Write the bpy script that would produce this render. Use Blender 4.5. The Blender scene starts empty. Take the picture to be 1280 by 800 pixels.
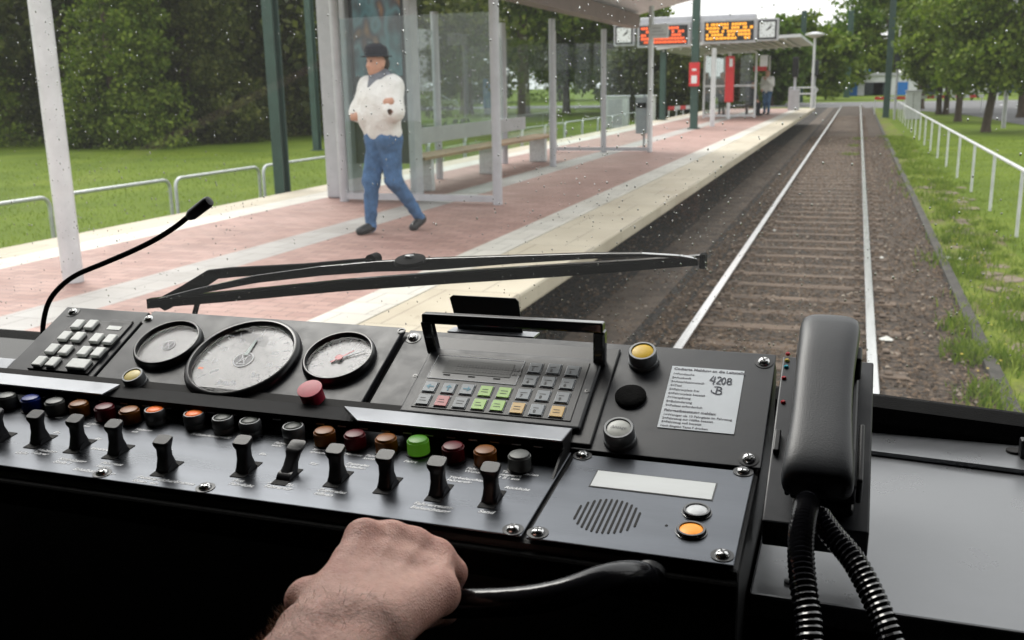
import bpy, bmesh, math, random
import numpy as np
from mathutils import Vector, Matrix
random.seed(7); np.random.seed(7)
S = bpy.context.scene; COL = S.collection
# ------------------------------------------------------------------ camera
YAW, PITCH, ROLL, FPX = 0.335037731, 0.233061760, -0.0184859669, 1228.343
CAM = np.array([0., 0., 2.02])
cy, sy = math.cos(YAW), math.sin(YAW)
Fw = np.array([-sy*math.cos(PITCH), cy*math.cos(PITCH), -math.sin(PITCH)])
_r = np.array([cy, sy, 0.]); _u = np.cross(_r, Fw)
Rt = math.cos(ROLL)*_r + math.sin(ROLL)*_u
Up = -math.sin(ROLL)*_r + math.cos(ROLL)*_u
cd = bpy.data.cameras.new('camera'); cam = bpy.data.objects.new('camera', cd); COL.objects.link(cam)
cam.matrix_world = Matrix(((Rt[0], Up[0], -Fw[0], CAM[0]), (Rt[1], Up[1], -Fw[1], CAM[1]), (Rt[2], Up[2], -Fw[2], CAM[2]), (0, 0, 0, 1)))
cd.sensor_width = 36; cd.lens = 36*FPX/1280; cd.clip_start = .02; cd.clip_end = 1500
cd.dof.use_dof = True; cd.dof.focus_distance = .92; cd.dof.aperture_fstop = 15
S.camera = cam
# ------------------------------------------------------------------ world, sun, exposure
SUN_EL, SUN_AZ = math.radians(52), math.radians(-48)      # azimuth measured from +Y towards +X
w = bpy.data.worlds.new('World'); S.world = w; w.use_nodes = True
nt = w.node_tree; bg = nt.nodes['Background']
sky = nt.nodes.new('ShaderNodeTexSky'); sky.sky_type = 'NISHITA'; sky.sun_disc = False
sky.sun_elevation = SUN_EL; sky.sun_rotation = SUN_AZ; sky.air_density = 1.2; sky.dust_density = 6; sky.ozone_density = 1
hs = nt.nodes.new('ShaderNodeHueSaturation'); hs.inputs['Saturation'].default_value = .22; hs.inputs['Value'].default_value = 1.0
nt.links.new(sky.outputs[0], hs.inputs['Color'])
mixw = nt.nodes.new('ShaderNodeMix'); mixw.data_type = 'RGBA'; mixw.inputs['Factor'].default_value = .55
nt.links.new(hs.outputs[0], mixw.inputs['A']); mixw.inputs['B'].default_value = (10.2, 10.1, 9.9, 1)
nt.links.new(mixw.outputs['Result'], bg.inputs[0]); bg.inputs[1].default_value = .12
sl = bpy.data.lights.new('sun', 'SUN'); sl.energy = 1.2; sl.angle = math.radians(28); sl.color = (1, .96, .9)
sun = bpy.data.objects.new('sun', sl); COL.objects.link(sun)
sd = Vector((math.sin(SUN_AZ)*math.cos(SUN_EL), math.cos(SUN_AZ)*math.cos(SUN_EL), math.sin(SUN_EL)))
sun.rotation_euler = sd.to_track_quat('Z', 'Y').to_euler()
S.view_settings.view_transform = 'Standard'; S.view_settings.look = 'None'
S.view_settings.gamma = 1; S.view_settings.exposure = .9; S.view_settings.use_curve_mapping = False
S.render.engine = 'CYCLES'
cc = S.cycles; cc.use_denoising = True; cc.max_bounces = 7; cc.diffuse_bounces = 3; cc.glossy_bounces = 4
cc.transmission_bounces = 6; cc.transparent_max_bounces = 16; cc.caustics_reflective = False; cc.caustics_refractive = False
cc.sample_clamp_indirect = 6

# ------------------------------------------------------------------ pixel -> point on a real surface
def ray(x, y): return Fw*FPX + Rt*(x-640) - Up*(y-400)
def onz(x, y, z): d = ray(x, y); return CAM + d*(z-CAM[2])/d[2]
def ony(x, y, Y): d = ray(x, y); return CAM + d*Y/d[1]
def onx(x, y, X): d = ray(x, y); return CAM + d*X/d[0]
def atd(x, y, dist): return CAM + ray(x, y)/FPX*dist
class Plane:
    def __init__(s, o, u, v):
        s.o = np.array(o, float); s.u = np.array(u, float)/np.linalg.norm(u); s.v = np.array(v, float)/np.linalg.norm(v)
        s.n = np.cross(s.u, s.v); s.n /= np.linalg.norm(s.n)
    def at(s, x, y, h=0.):
        d = ray(x, y); o = s.o + s.n*h; return CAM + d*((o-CAM) @ s.n)/(d @ s.n)
    def uv(s, x, y, h=0.):
        p = s.at(x, y, h) - s.o; return np.array([p @ s.u, p @ s.v])
    def w(s, a, b, h=0.): return s.o + s.u*a + s.v*b + s.n*h
    def frame(s, a, b, h=0.): return (s.w(a, b, h), s.u, s.v, s.n)

# ------------------------------------------------------------------ materials
def mat(name, col, rough=.5, metal=0., var=.0, vscale=8., bump=0., bscale=60., emit=None, estr=0., trans=0., ior=1.45, coat=0., sss=0., stretch=None, col2=None, spec=.5, rvar=0.):
    m = bpy.data.materials.new(name); m.use_nodes = True; n = m.node_tree; b = n.nodes['Principled BSDF']
    b.inputs['Base Color'].default_value = (*col, 1); b.inputs['Roughness'].default_value = rough; b.inputs['Metallic'].default_value = metal
    b.inputs['IOR'].default_value = ior; b.inputs['Transmission Weight'].default_value = trans; b.inputs['Coat Weight'].default_value = coat
    b.inputs['Specular IOR Level'].default_value = spec
    if sss: b.inputs['Subsurface Weight'].default_value = sss; b.inputs['Subsurface Radius'].default_value = (.012, .004, .002); b.inputs['Subsurface Scale'].default_value = .6
    if emit: b.inputs['Emission Color'].default_value = (*emit, 1); b.inputs['Emission Strength'].default_value = estr
    tc = n.nodes.new('ShaderNodeTexCoord'); mp = n.nodes.new('ShaderNodeMapping'); n.links.new(tc.outputs['Object'], mp.inputs[0])
    if stretch: mp.inputs['Scale'].default_value = stretch
    if var or col2 or rvar:
        t = n.nodes.new('ShaderNodeTexNoise'); t.inputs['Scale'].default_value = vscale; t.inputs['Detail'].default_value = 6; t.inputs['Roughness'].default_value = .62
        n.links.new(mp.outputs[0], t.inputs['Vector'])
        if var or col2:
            r = n.nodes.new('ShaderNodeValToRGB'); r.color_ramp.elements[0].position = .32; r.color_ramp.elements[1].position = .68
            c2 = col2 or tuple(min(1, c*(1+var)) for c in col)
            r.color_ramp.elements[0].color = (*[c*(1-var) for c in col], 1) if not col2 else (*col, 1)
            r.color_ramp.elements[1].color = (*c2, 1)
            n.links.new(t.outputs['Fac'], r.inputs[0]); n.links.new(r.outputs[0], b.inputs['Base Color'])
        if rvar:
            q = n.nodes.new('ShaderNodeMapRange'); q.inputs['From Min'].default_value = .3; q.inputs['From Max'].default_value = .7
            q.inputs['To Min'].default_value = rough-rvar; q.inputs['To Max'].default_value = rough+rvar
            n.links.new(t.outputs['Fac'], q.inputs[0]); n.links.new(q.outputs[0], b.inputs['Roughness'])
    if bump:
        t2 = n.nodes.new('ShaderNodeTexNoise'); t2.inputs['Scale'].default_value = bscale; t2.inputs['Detail'].default_value = 4
        n.links.new(mp.outputs[0], t2.inputs['Vector'])
        bp = n.nodes.new('ShaderNodeBump'); bp.inputs['Strength'].default_value = bump; bp.inputs['Distance'].default_value = 1/bscale
        n.links.new(t2.outputs['Fac'], bp.inputs['Height']); n.links.new(bp.outputs[0], b.inputs['Normal'])
    return m
M = {}
M['panel'] = mat('black_anodised', (.085, .092, .105), .30, .85, .12, 30, .05, 900, rvar=.05, spec=.85, stretch=(.15, 1, 1))
M['upanel'] = mat('charcoal_panel', (.020, .022, .027), .42, 0, .2, 40, .08, 1200, rvar=.08, spec=.42)
M['body'] = mat('console_black', (.012, .012, .013), .5, 0, .2, 25, .15, 700, spec=.4)
M['plastic'] = mat('black_plastic', (.010, .010, .012), .38, 0, .15, 40, .1, 900, spec=.4)
M['gloss'] = mat('black_gloss', (.008, .008, .010), .16, 0, .1, 40, coat=.5)
M['rubber'] = mat('black_rubber', (.004, .004, .004), .75, 0, .3, 30, .3, 400, spec=.06)
M['hood'] = mat('worn_aluminium', (.27, .28, .30), .40, .8, .10, 25, .06, 500, rvar=.06)
M['steel'] = mat('screw_steel', (.62, .62, .62), .22, 1)
M['bezel'] = mat('grey_bezel', (.13, .135, .14), .38, .3, .1, 60)
M['ring'] = mat('gauge_ring', (.008, .008, .009), .28, 0)
M['white'] = mat('white_print', (.75, .76, .78), .6)
M['key'] = mat('white_key', (.74, .76, .74), .35, 0, .06, 90)
M['table'] = mat('grey_laminate', (.16, .165, .175), .30, .5, .08, 14, .02, 900, rvar=.05, spec=.9)
M['dark'] = mat('cab_dark', (.006, .0055, .0055), .8); M['matt'] = mat('matt_black', (.006, .006, .007), .7, spec=.15)
M['darkred'] = mat('dark_red_fabric', (.035, .009, .008), .9, 0, .3, 60, .3, 500)
M['greenpole'] = mat('green_paint', (.035, .075, .062), .45, 0, .2, 3, .1, 40)
M['whitepaint'] = mat('white_paint', (.62, .63, .65), .4, 0, .12, 5, .08, 60)
M['greypaint'] = mat('grey_paint', (.44, .44, .47), .4, .0, .1, 5)
M['galv'] = mat('galvanised_steel', (.55, .57, .58), .42, .55, .15, 20)
M['rail'] = mat('rail_head', (.75, .75, .76), .24, .9, .12, 14, stretch=(1, .1, 1))
M['railside'] = mat('rail_rust', (.075, .045, .03), .8, .1, .4, 20, .4, 60)
M['sleeper'] = mat('sleeper_wood', (.108, .076, .054), .85, 0, .55, 7, .5, 40, stretch=(.3, 1, 1))
M['red'] = mat('red_paint', (.6, .03, .035), .4, 0, .1, 6)
M['glass_dark'] = mat('dark_window', (.03, .04, .05), .1, 0, .3, 2)
M['blue'] = mat('blue_paint', (.02, .16, .5), .4, 0, .1, 3)
M['asphalt'] = mat('asphalt', (.11, .11, .115), .85, 0, .2, 3, .3, 90)
M['tyre'] = mat('tyre', (.02, .02, .02), .8)

def glass(name, tint=(1, 1, 1), refl=1.0, f0=1.5):
    m = bpy.data.materials.new(name); m.use_nodes = True; n = m.node_tree; n.nodes.clear()
    o = n.nodes.new('ShaderNodeOutputMaterial'); mx = n.nodes.new('ShaderNodeMixShader'); tr = n.nodes.new('ShaderNodeBsdfTransparent')
    gl = n.nodes.new('ShaderNodeBsdfGlossy'); fr = n.nodes.new('ShaderNodeMath'); lw = n.nodes.new('ShaderNodeLayerWeight'); lw.inputs[0].default_value = .5; fr.operation = 'POWER'; n.links.new(lw.outputs['Facing'], fr.inputs[0]); fr.inputs[1].default_value = 4.5; mu = n.nodes.new('ShaderNodeMath'); mu.operation = 'MULTIPLY_ADD'
    tr.inputs[0].default_value = (*tint, 1); gl.inputs['Roughness'].default_value = .01; mu.inputs[1].default_value = .9; mu.inputs[2].default_value = refl*((f0-1)/(f0+1))**2
    n.links.new(fr.outputs[0], mu.inputs[0]); n.links.new(mu.outputs[0], mx.inputs[0]); n.links.new(tr.outputs[0], mx.inputs[1]); n.links.new(gl.outputs[0], mx.inputs[2]); n.links.new(mx.outputs[0], o.inputs[0])
    return m
M['windscreen'] = glass('windscreen_glass', (.96, .975, .97), .6, 1.5)
_n = M['windscreen'].node_tree; _o = [x for x in _n.nodes if x.type == 'OUTPUT_MATERIAL'][0]; _m = [x for x in _n.nodes if x.type == 'MIX_SHADER'][0]   # dusty haze mixed into the glass to veil and lighten the view outside
_d = _n.nodes.new('ShaderNodeBsdfTranslucent'); _d.inputs[0].default_value = (.8, .82, .82, 1); _x = _n.nodes.new('ShaderNodeMixShader'); _x.inputs[0].default_value = .02
_n.links.new(_m.outputs[0], _x.inputs[1]); _n.links.new(_d.outputs[0], _x.inputs[2]); _n.links.new(_x.outputs[0], _o.inputs[0])
M['pane'] = glass('shelter_glass', (.90, .94, .935), 1., 1.5)
M['lens'] = glass('gauge_lens', (.97, .97, .98), .15, 1.5); [setattr(x.inputs[1], 'default_value', 6.5) for x in M['lens'].node_tree.nodes if x.type == 'MATH' and x.operation == 'POWER']
M['drop'] = mat('water_drop', (.93, .95, .95), .0, 0, trans=1, ior=1.33)
_n = M['drop'].node_tree; _x = _n.nodes.new('ShaderNodeMixShader'); _x.inputs[0].default_value = .55; _t = _n.nodes.new('ShaderNodeBsdfTransparent'); _t.inputs[0].default_value = (.8, .82, .82, 1)
_n.links.new(_n.nodes['Principled BSDF'].outputs[0], _x.inputs[1]); _n.links.new(_t.outputs[0], _x.inputs[2]); _n.links.new(_x.outputs[0], _n.nodes['Material Output'].inputs[0])

def nodes(name):
    m = bpy.data.materials.new(name); m.use_nodes = True; n = m.node_tree; return m, n, n.nodes['Principled BSDF']
def noise(n, scale, vec=None, detail=5, rough=.6):
    t = n.nodes.new('ShaderNodeTexNoise'); t.inputs['Scale'].default_value = scale; t.inputs['Detail'].default_value = detail; t.inputs['Roughness'].default_value = rough
    if vec: n.links.new(vec, t.inputs['Vector'])
    return t
def ramp(n, fac, stops):
    r = n.nodes.new('ShaderNodeValToRGB'); e = r.color_ramp.elements
    while len(e) < len(stops): e.new(.5)
    for i, (p, c) in enumerate(stops): e[i].position = p; e[i].color = (*c, 1)
    n.links.new(fac, r.inputs[0]); return r.outputs[0]
def mixc(n, f, a, b, mode='MIX'):
    x = n.nodes.new('ShaderNodeMix'); x.data_type = 'RGBA'; x.blend_type = mode
    if isinstance(f, float): x.inputs['Factor'].default_value = f
    else: n.links.new(f, x.inputs['Factor'])
    for k, v in (('A', a), ('B', b)):
        if isinstance(v, tuple): x.inputs[k].default_value = (*v, 1)
        else: n.links.new(v, x.inputs[k])
    return x.outputs['Result']
def bumpn(n, h, strength, dist, b):
    q = n.nodes.new('ShaderNodeBump'); q.inputs['Strength'].default_value = strength; q.inputs['Distance'].default_value = dist
    n.links.new(h, q.inputs['Height']); n.links.new(q.outputs[0], b.inputs['Normal'])
def objvec(n, scale=(1, 1, 1)):
    tc = n.nodes.new('ShaderNodeTexCoord'); mp = n.nodes.new('ShaderNodeMapping'); mp.inputs['Scale'].default_value = scale
    n.links.new(tc.outputs['Object'], mp.inputs[0]); return mp.outputs[0]

def grass_mat():
    m, n, b = nodes('grass_ground'); v = objvec(n)
    a = ramp(n, noise(n, .35, v).outputs[0], [(.3, (.085, .135, .012)), (.55, (.13, .19, .016)), (.75, (.18, .23, .028))])
    c = ramp(n, noise(n, 14, v, 6, .75).outputs[0], [(.3, (.45, .45, .45)), (.7, (1, 1, 1))])
    n.links.new(mixc(n, 1., a, c, 'MULTIPLY'), b.inputs['Base Color']); b.inputs['Roughness'].default_value = .85; b.inputs['Specular IOR Level'].default_value = .08
    bumpn(n, noise(n, 30, v).outputs[0], .2, .03, b); return m
def ballast_mat(name, c1, c2, c3, sc=22):
    m, n, b = nodes(name); v = objvec(n)
    vo = n.nodes.new('ShaderNodeTexVoronoi'); vo.inputs['Scale'].default_value = sc; n.links.new(v, vo.inputs['Vector'])
    sep = n.nodes.new('ShaderNodeSeparateColor'); n.links.new(vo.outputs['Color'], sep.inputs[0])
    a = ramp(n, sep.outputs[0], [(.0, c1), (.5, c2), (1., c3)])
    d = ramp(n, noise(n, 1.2, v).outputs[0], [(.3, (.55, .5, .45)), (.7, (1, 1, 1))])
    e = ramp(n, vo.outputs['Distance'], [(.25, (1, 1, 1)), (.75, (.25, .25, .25))])
    n.links.new(mixc(n, 1., mixc(n, 1., a, d, 'MULTIPLY'), e, 'MULTIPLY'), b.inputs['Base Color']); b.inputs['Roughness'].default_value = .9
    iv = n.nodes.new('ShaderNodeMath'); iv.operation = 'SUBTRACT'; iv.inputs[0].default_value = 1; n.links.new(vo.outputs['Distance'], iv.inputs[1])
    bumpn(n, iv.outputs[0], .9, .03, b); return m
def paver_mat(name, c1, c2, mortar, bw, bh, rot=0.):
    m, n, b = nodes(name); tc = n.nodes.new('ShaderNodeTexCoord'); mp = n.nodes.new('ShaderNodeMapping'); mp.inputs['Rotation'].default_value = (0, 0, rot)
    n.links.new(tc.outputs['Object'], mp.inputs[0]); v = mp.outputs[0]
    br = n.nodes.new('ShaderNodeTexBrick'); br.inputs['Scale'].default_value = 1; br.inputs['Brick Width'].default_value = bw; br.inputs['Row Height'].default_value = bh
    br.inputs['Mortar Size'].default_value = .005; br.inputs['Mortar Smooth'].default_value = .3; br.inputs['Color1'].default_value = (*c1, 1); br.inputs['Color2'].default_value = (*c2, 1); br.inputs['Mortar'].default_value = (*mortar, 1)
    br.inputs['Bias'].default_value = 0
    n.links.new(v, br.inputs['Vector'])
    d = mixc(n, 1., ramp(n, noise(n, .9, v, 7).outputs[0], [(.3, (.74, .71, .68)), (.65, (1.0, 1.0, 1.0))]), ramp(n, noise(n, 9, v, 5).outputs[0], [(.22, (.6, .57, .54)), (.36, (1.0, 1.0, 1.0))]), 'MULTIPLY')
    n.links.new(mixc(n, 1., br.outputs['Color'], d, 'MULTIPLY'), b.inputs['Base Color'])
    r = n.nodes.new('ShaderNodeMapRange'); r.inputs['To Min'].default_value = .5; r.inputs['To Max'].default_value = .8
    n.links.new(noise(n, 2.5, v).outputs[0], r.inputs[0]); n.links.new(r.outputs[0], b.inputs['Roughness'])
    bumpn(n, br.outputs['Fac'], -.3, .004, b); return m
def leaf_mat(name, a, c, lo=.6):
    m, n, b = nodes(name); g = n.nodes.new('ShaderNodeNewGeometry'); v = objvec(n)
    x = ramp(n, g.outputs['Random Per Island'], [(0., a), (1., c)])
    y = ramp(n, noise(n, lo, v, 3).outputs[0], [(.35, (.45, .5, .45)), (.65, (1.4, 1.35, 1.1))])
    n.links.new(mixc(n, 1., x, y, 'MULTIPLY'), b.inputs['Base Color']); b.inputs['Roughness'].default_value = .55
    b.inputs['Specular IOR Level'].default_value = .15
    tl = n.nodes.new('ShaderNodeBsdfTranslucent'); n.links.new(mixc(n, 1., x, (1.0, 1.2, .5), 'MULTIPLY'), tl.inputs[0])
    ms = n.nodes.new('ShaderNodeMixShader'); ms.inputs[0].default_value = .3
    o = n.nodes['Material Output']; n.links.new(b.outputs[0], ms.inputs[1]); n.links.new(tl.outputs[0], ms.inputs[2]); n.links.new(ms.outputs[0], o.inputs[0])
    return m
def verge_mat():
    m, n, b = nodes('verge_earth'); v = objvec(n, (1, .6, 1))
    soil = ramp(n, noise(n, 16, v, 6).outputs[0], [(.3, (.075, .055, .038)), (.7, (.17, .13, .09))]); gr = ramp(n, noise(n, 20, v, 6).outputs[0], [(.3, (.07, .11, .012)), (.7, (.17, .20, .03))])
    n.links.new(mixc(n, ramp(n, noise(n, 2.2, v, 6, .7).outputs[0], [(.37, (0, 0, 0)), (.50, (1, 1, 1))]), soil, gr), b.inputs['Base Color']); b.inputs['Roughness'].default_value = .95; b.inputs['Specular IOR Level'].default_value = .1
    bumpn(n, noise(n, 50, v).outputs[0], .5, .02, b); return m
M['grass'] = grass_mat()
M['ballast'] = ballast_mat('ballast', (.055, .036, .022), (.10, .066, .041), (.15, .105, .068))
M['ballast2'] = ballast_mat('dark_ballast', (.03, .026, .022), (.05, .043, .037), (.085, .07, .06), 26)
M['strip'] = mat('concrete_duct', (.085, .065, .05), .9, 0, .55, 3.5, .5, 45)
M['pave_red'] = paver_mat('red_pavers', (.29, .165, .14), (.385, .235, .20), (.15, .10, .085), .21, .105)
M['pave_white'] = paver_mat('white_pavers', (.50, .485, .44), (.56, .54, .49), (.26, .25, .23), .3, .3)
M['pave_grey'] = paver_mat('grey_pavers', (.33, .315, .30), (.38, .365, .35), (.2, .19, .18), .3, .3)
M['pave_beige'] = paver_mat('beige_edge_slabs', (.44, .39, .295), (.48, .43, .335), (.22, .19, .15), .5, .98)
M['concrete'] = mat('platform_concrete', (.27, .255, .22), .85, 0, .25, 3, .2, 60)
M['leaf_dark'] = leaf_mat('dark_leaves', (.035, .052, .014), (.12, .135, .035))
M['leaf_mid'] = leaf_mat('mid_leaves', (.06, .105, .014), (.19, .245, .04), .5)
M['leaf_light'] = leaf_mat('light_leaves', (.06, .12, .02), (.15, .22, .045), .5)
M['leaf_far'] = leaf_mat('far_leaves', (.06, .10, .035), (.15, .19, .065), .25)
M['bark'] = mat('bark', (.07, .052, .036), .9, 0, .4, 6, .6, 30, stretch=(1, 1, .3))
M['blade'] = leaf_mat('grass_blades', (.12, .17, .014), (.22, .27, .035), .8)
M['fleck'] = mat('white_litter', (.6, .6, .56), .7, 0, .3, 30)
M['weed'] = leaf_mat('weeds', (.09, .15, .02), (.22, .27, .05), 2.)
M['flower'] = mat('yellow_flowers', (.55, .42, .03), .6)

# ------------------------------------------------------------------ mesh building
class MB:
    def __init__(s): s.v = []; s.f = []; s.sm = []
    def add(s, vs, fs, smooth=False):
        k = len(s.v); s.v += [tuple(map(float, p)) for p in vs]; s.f += [tuple(i+k for i in f) for f in fs]; s.sm += [smooth]*len(fs); return s
    def boxf(s, fr, a0, a1, b0, b1, h0, h1):       # box in a frame (origin,u,v,n)
        o, u, v, n = fr
        vs = [o+u*a+v*b+n*h for h in (h0, h1) for a, b in ((a0, b0), (a1, b0), (a1, b1), (a0, b1))]
        return s.add(vs, [(3, 2, 1, 0), (4, 5, 6, 7), (0, 1, 5, 4), (1, 2, 6, 5), (2, 3, 7, 6), (3, 0, 4, 7)])
    def box(s, x0, x1, y0, y1, z0, z1):
        return s.boxf((np.zeros(3), np.array([1., 0, 0]), np.array([0, 1., 0]), np.array([0, 0, 1.])), x0, x1, y0, y1, z0, z1)
    def prism(s, pts, off):                        # polygon pts (ccw seen from +off side) extruded down from top by -off
        pts = [np.array(p, float) for p in pts]; off = np.array(off, float); n = len(pts)
        vs = pts + [p-off for p in pts]
        fs = [tuple(range(n)), tuple(range(2*n-1, n-1, -1))] + [(i, i+n, (i+1) % n+n, (i+1) % n) for i in range(n)]
        return s.add(vs, fs)
    def cyl(s, p0, p1, r0, r1=None, n=20, smooth=True, cap=True):
        r1 = r0 if r1 is None else r1; p0 = np.array(p0, float); p1 = np.array(p1, float); d = p1-p0; d = d/np.linalg.norm(d)
        a = np.cross(d, [0, 0, 1.]) if abs(d[2]) < .9 else np.cross(d, [1., 0, 0]); a /= np.linalg.norm(a); b = np.cross(d, a)
        vs = [p+(a*math.cos(t)+b*math.sin(t))*r for p, r in ((p0, r0), (p1, r1)) for t in np.arange(n)*2*math.pi/n]
        s.add(vs, [(i, (i+1) % n, (i+1) % n+n, i+n) for i in range(n)], smooth)
        if cap: k = len(s.v)-2*n; s.f += [tuple(range(k+n-1, k-1, -1)), tuple(range(k+n, k+2*n))]; s.sm += [False, False]
        return s
    def lathe(s, fr, prof, n=32, smooth=True, cap=True):   # profile [(r,h)...] about frame normal
        o, u, v, nn = fr; m = len(prof)
        vs = [o+(u*math.cos(t)+v*math.sin(t))*r+nn*h for r, h in prof for t in np.arange(n)*2*math.pi/n]
        fs = [(j*n+i, j*n+(i+1) % n, (j+1)*n+(i+1) % n, (j+1)*n+i) for j in range(m-1) for i in range(n)]
        s.add(vs, fs, smooth)
        if cap: k = len(s.v)-m*n; s.f += [tuple(range(k+(m-1)*n, k+m*n))]; s.sm += [False]
        return s
    def tube(s, path, r, n=8, smooth=True, flat=1.):
        P = [np.array(p, float) for p in path]; m = len(P); R = r if hasattr(r, '__len__') else [r]*m
        T = [P[min(i+1, m-1)]-P[max(i-1, 0)] for i in range(m)]; T = [t/np.linalg.norm(t) for t in T]
        a = np.cross(T[0], [0, 0, 1.]);
        if np.linalg.norm(a) < .05: a = np.cross(T[0], [1., 0, 0])
        vs = []
        for i in range(m):
            a = a-T[i]*(a @ T[i]); a /= np.linalg.norm(a); b = np.cross(T[i], a)
            vs += [P[i]+(a*math.cos(t)+b*math.sin(t)*flat)*R[i] for t in np.arange(n)*2*math.pi/n]
        s.add(vs, [(j*n+i, j*n+(i+1) % n, (j+1)*n+(i+1) % n, (j+1)*n+i) for j in range(m-1) for i in range(n)], smooth)
        k = len(s.v)-m*n; s.f += [tuple(range(k+n-1, k-1, -1)), tuple(range(k+(m-1)*n, k+m*n))]; s.sm += [False, False]
        return s
    def build(s, name, m, parent=None, bev=0., label=None, seg=2):
        me = bpy.data.meshes.new(name); me.from_pydata(s.v, [], s.f); me.materials.append(m)
        me.polygons.foreach_set('use_smooth', s.sm); me.update()
        if any(s.sm) and len(s.v) < 20000: me.set_sharp_from_angle(angle=.75)
        o = bpy.data.objects.new(name, me); COL.objects.link(o)
        if parent: o.parent = parent; o.matrix_parent_inverse = parent.matrix_world.inverted() if parent.type == 'EMPTY' else Matrix()
        if bev:
            b = o.modifiers.new('bevel', 'BEVEL'); b.width = bev; b.segments = seg; b.limit_method = 'ANGLE'; b.angle_limit = .6; b.harden_normals = False
        if label: o['label'] = label
        return o
def empty(name, loc=(0, 0, 0), label=None, cat=None, group=None):
    o = bpy.data.objects.new(name, None); COL.objects.link(o); o.location = tuple(map(float, loc)); o.empty_display_size = .1
    o.matrix_world = Matrix.Translation(Vector(tuple(map(float, loc))))
    return tag(o, label, cat, group)
def tag(o, label=None, cat=None, group=None, kind=None):
    if label: o['label'] = label
    if cat: o['category'] = cat
    if group: o['group'] = group
    if kind: o['kind'] = kind
    return o
def children(o): return [c for c in bpy.data.objects if c.parent == o]
def copy_tree(o, loc=None, rz=None, label=None, par=None):
    c = o.copy(); COL.objects.link(c)
    if par: c.parent = par
    if loc is not None: c.location = tuple(map(float, loc))
    if rz is not None: c.rotation_euler = (0, 0, rz)
    if label: c['label'] = label
    for ch in children(o): copy_tree(ch, par=c)
    return c
def local_children(root):      # parts built in world space around an empty at the origin need no inverse
    pass
def textmesh(s, fr, size, txt, align='LEFT', bold=0., shear=0., h=.0004, xs=1.):
    cu = bpy.data.curves.new('t', 'FONT'); cu.body = txt; cu.size = size; cu.align_x = align; cu.offset = bold; cu.shear = shear; cu.resolution_u = 2
    ob = bpy.data.objects.new('t', cu); COL.objects.link(ob); dg = bpy.context.evaluated_depsgraph_get(); me = bpy.data.meshes.new_from_object(ob.evaluated_get(dg))
    o, u, v, n = fr
    s.add([o+u*q.co.x*xs+v*q.co.y+n*h for q in me.vertices], [tuple(p.vertices) for p in me.polygons])
    bpy.data.objects.remove(ob); bpy.data.curves.remove(cu); bpy.data.meshes.remove(me); return s

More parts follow.
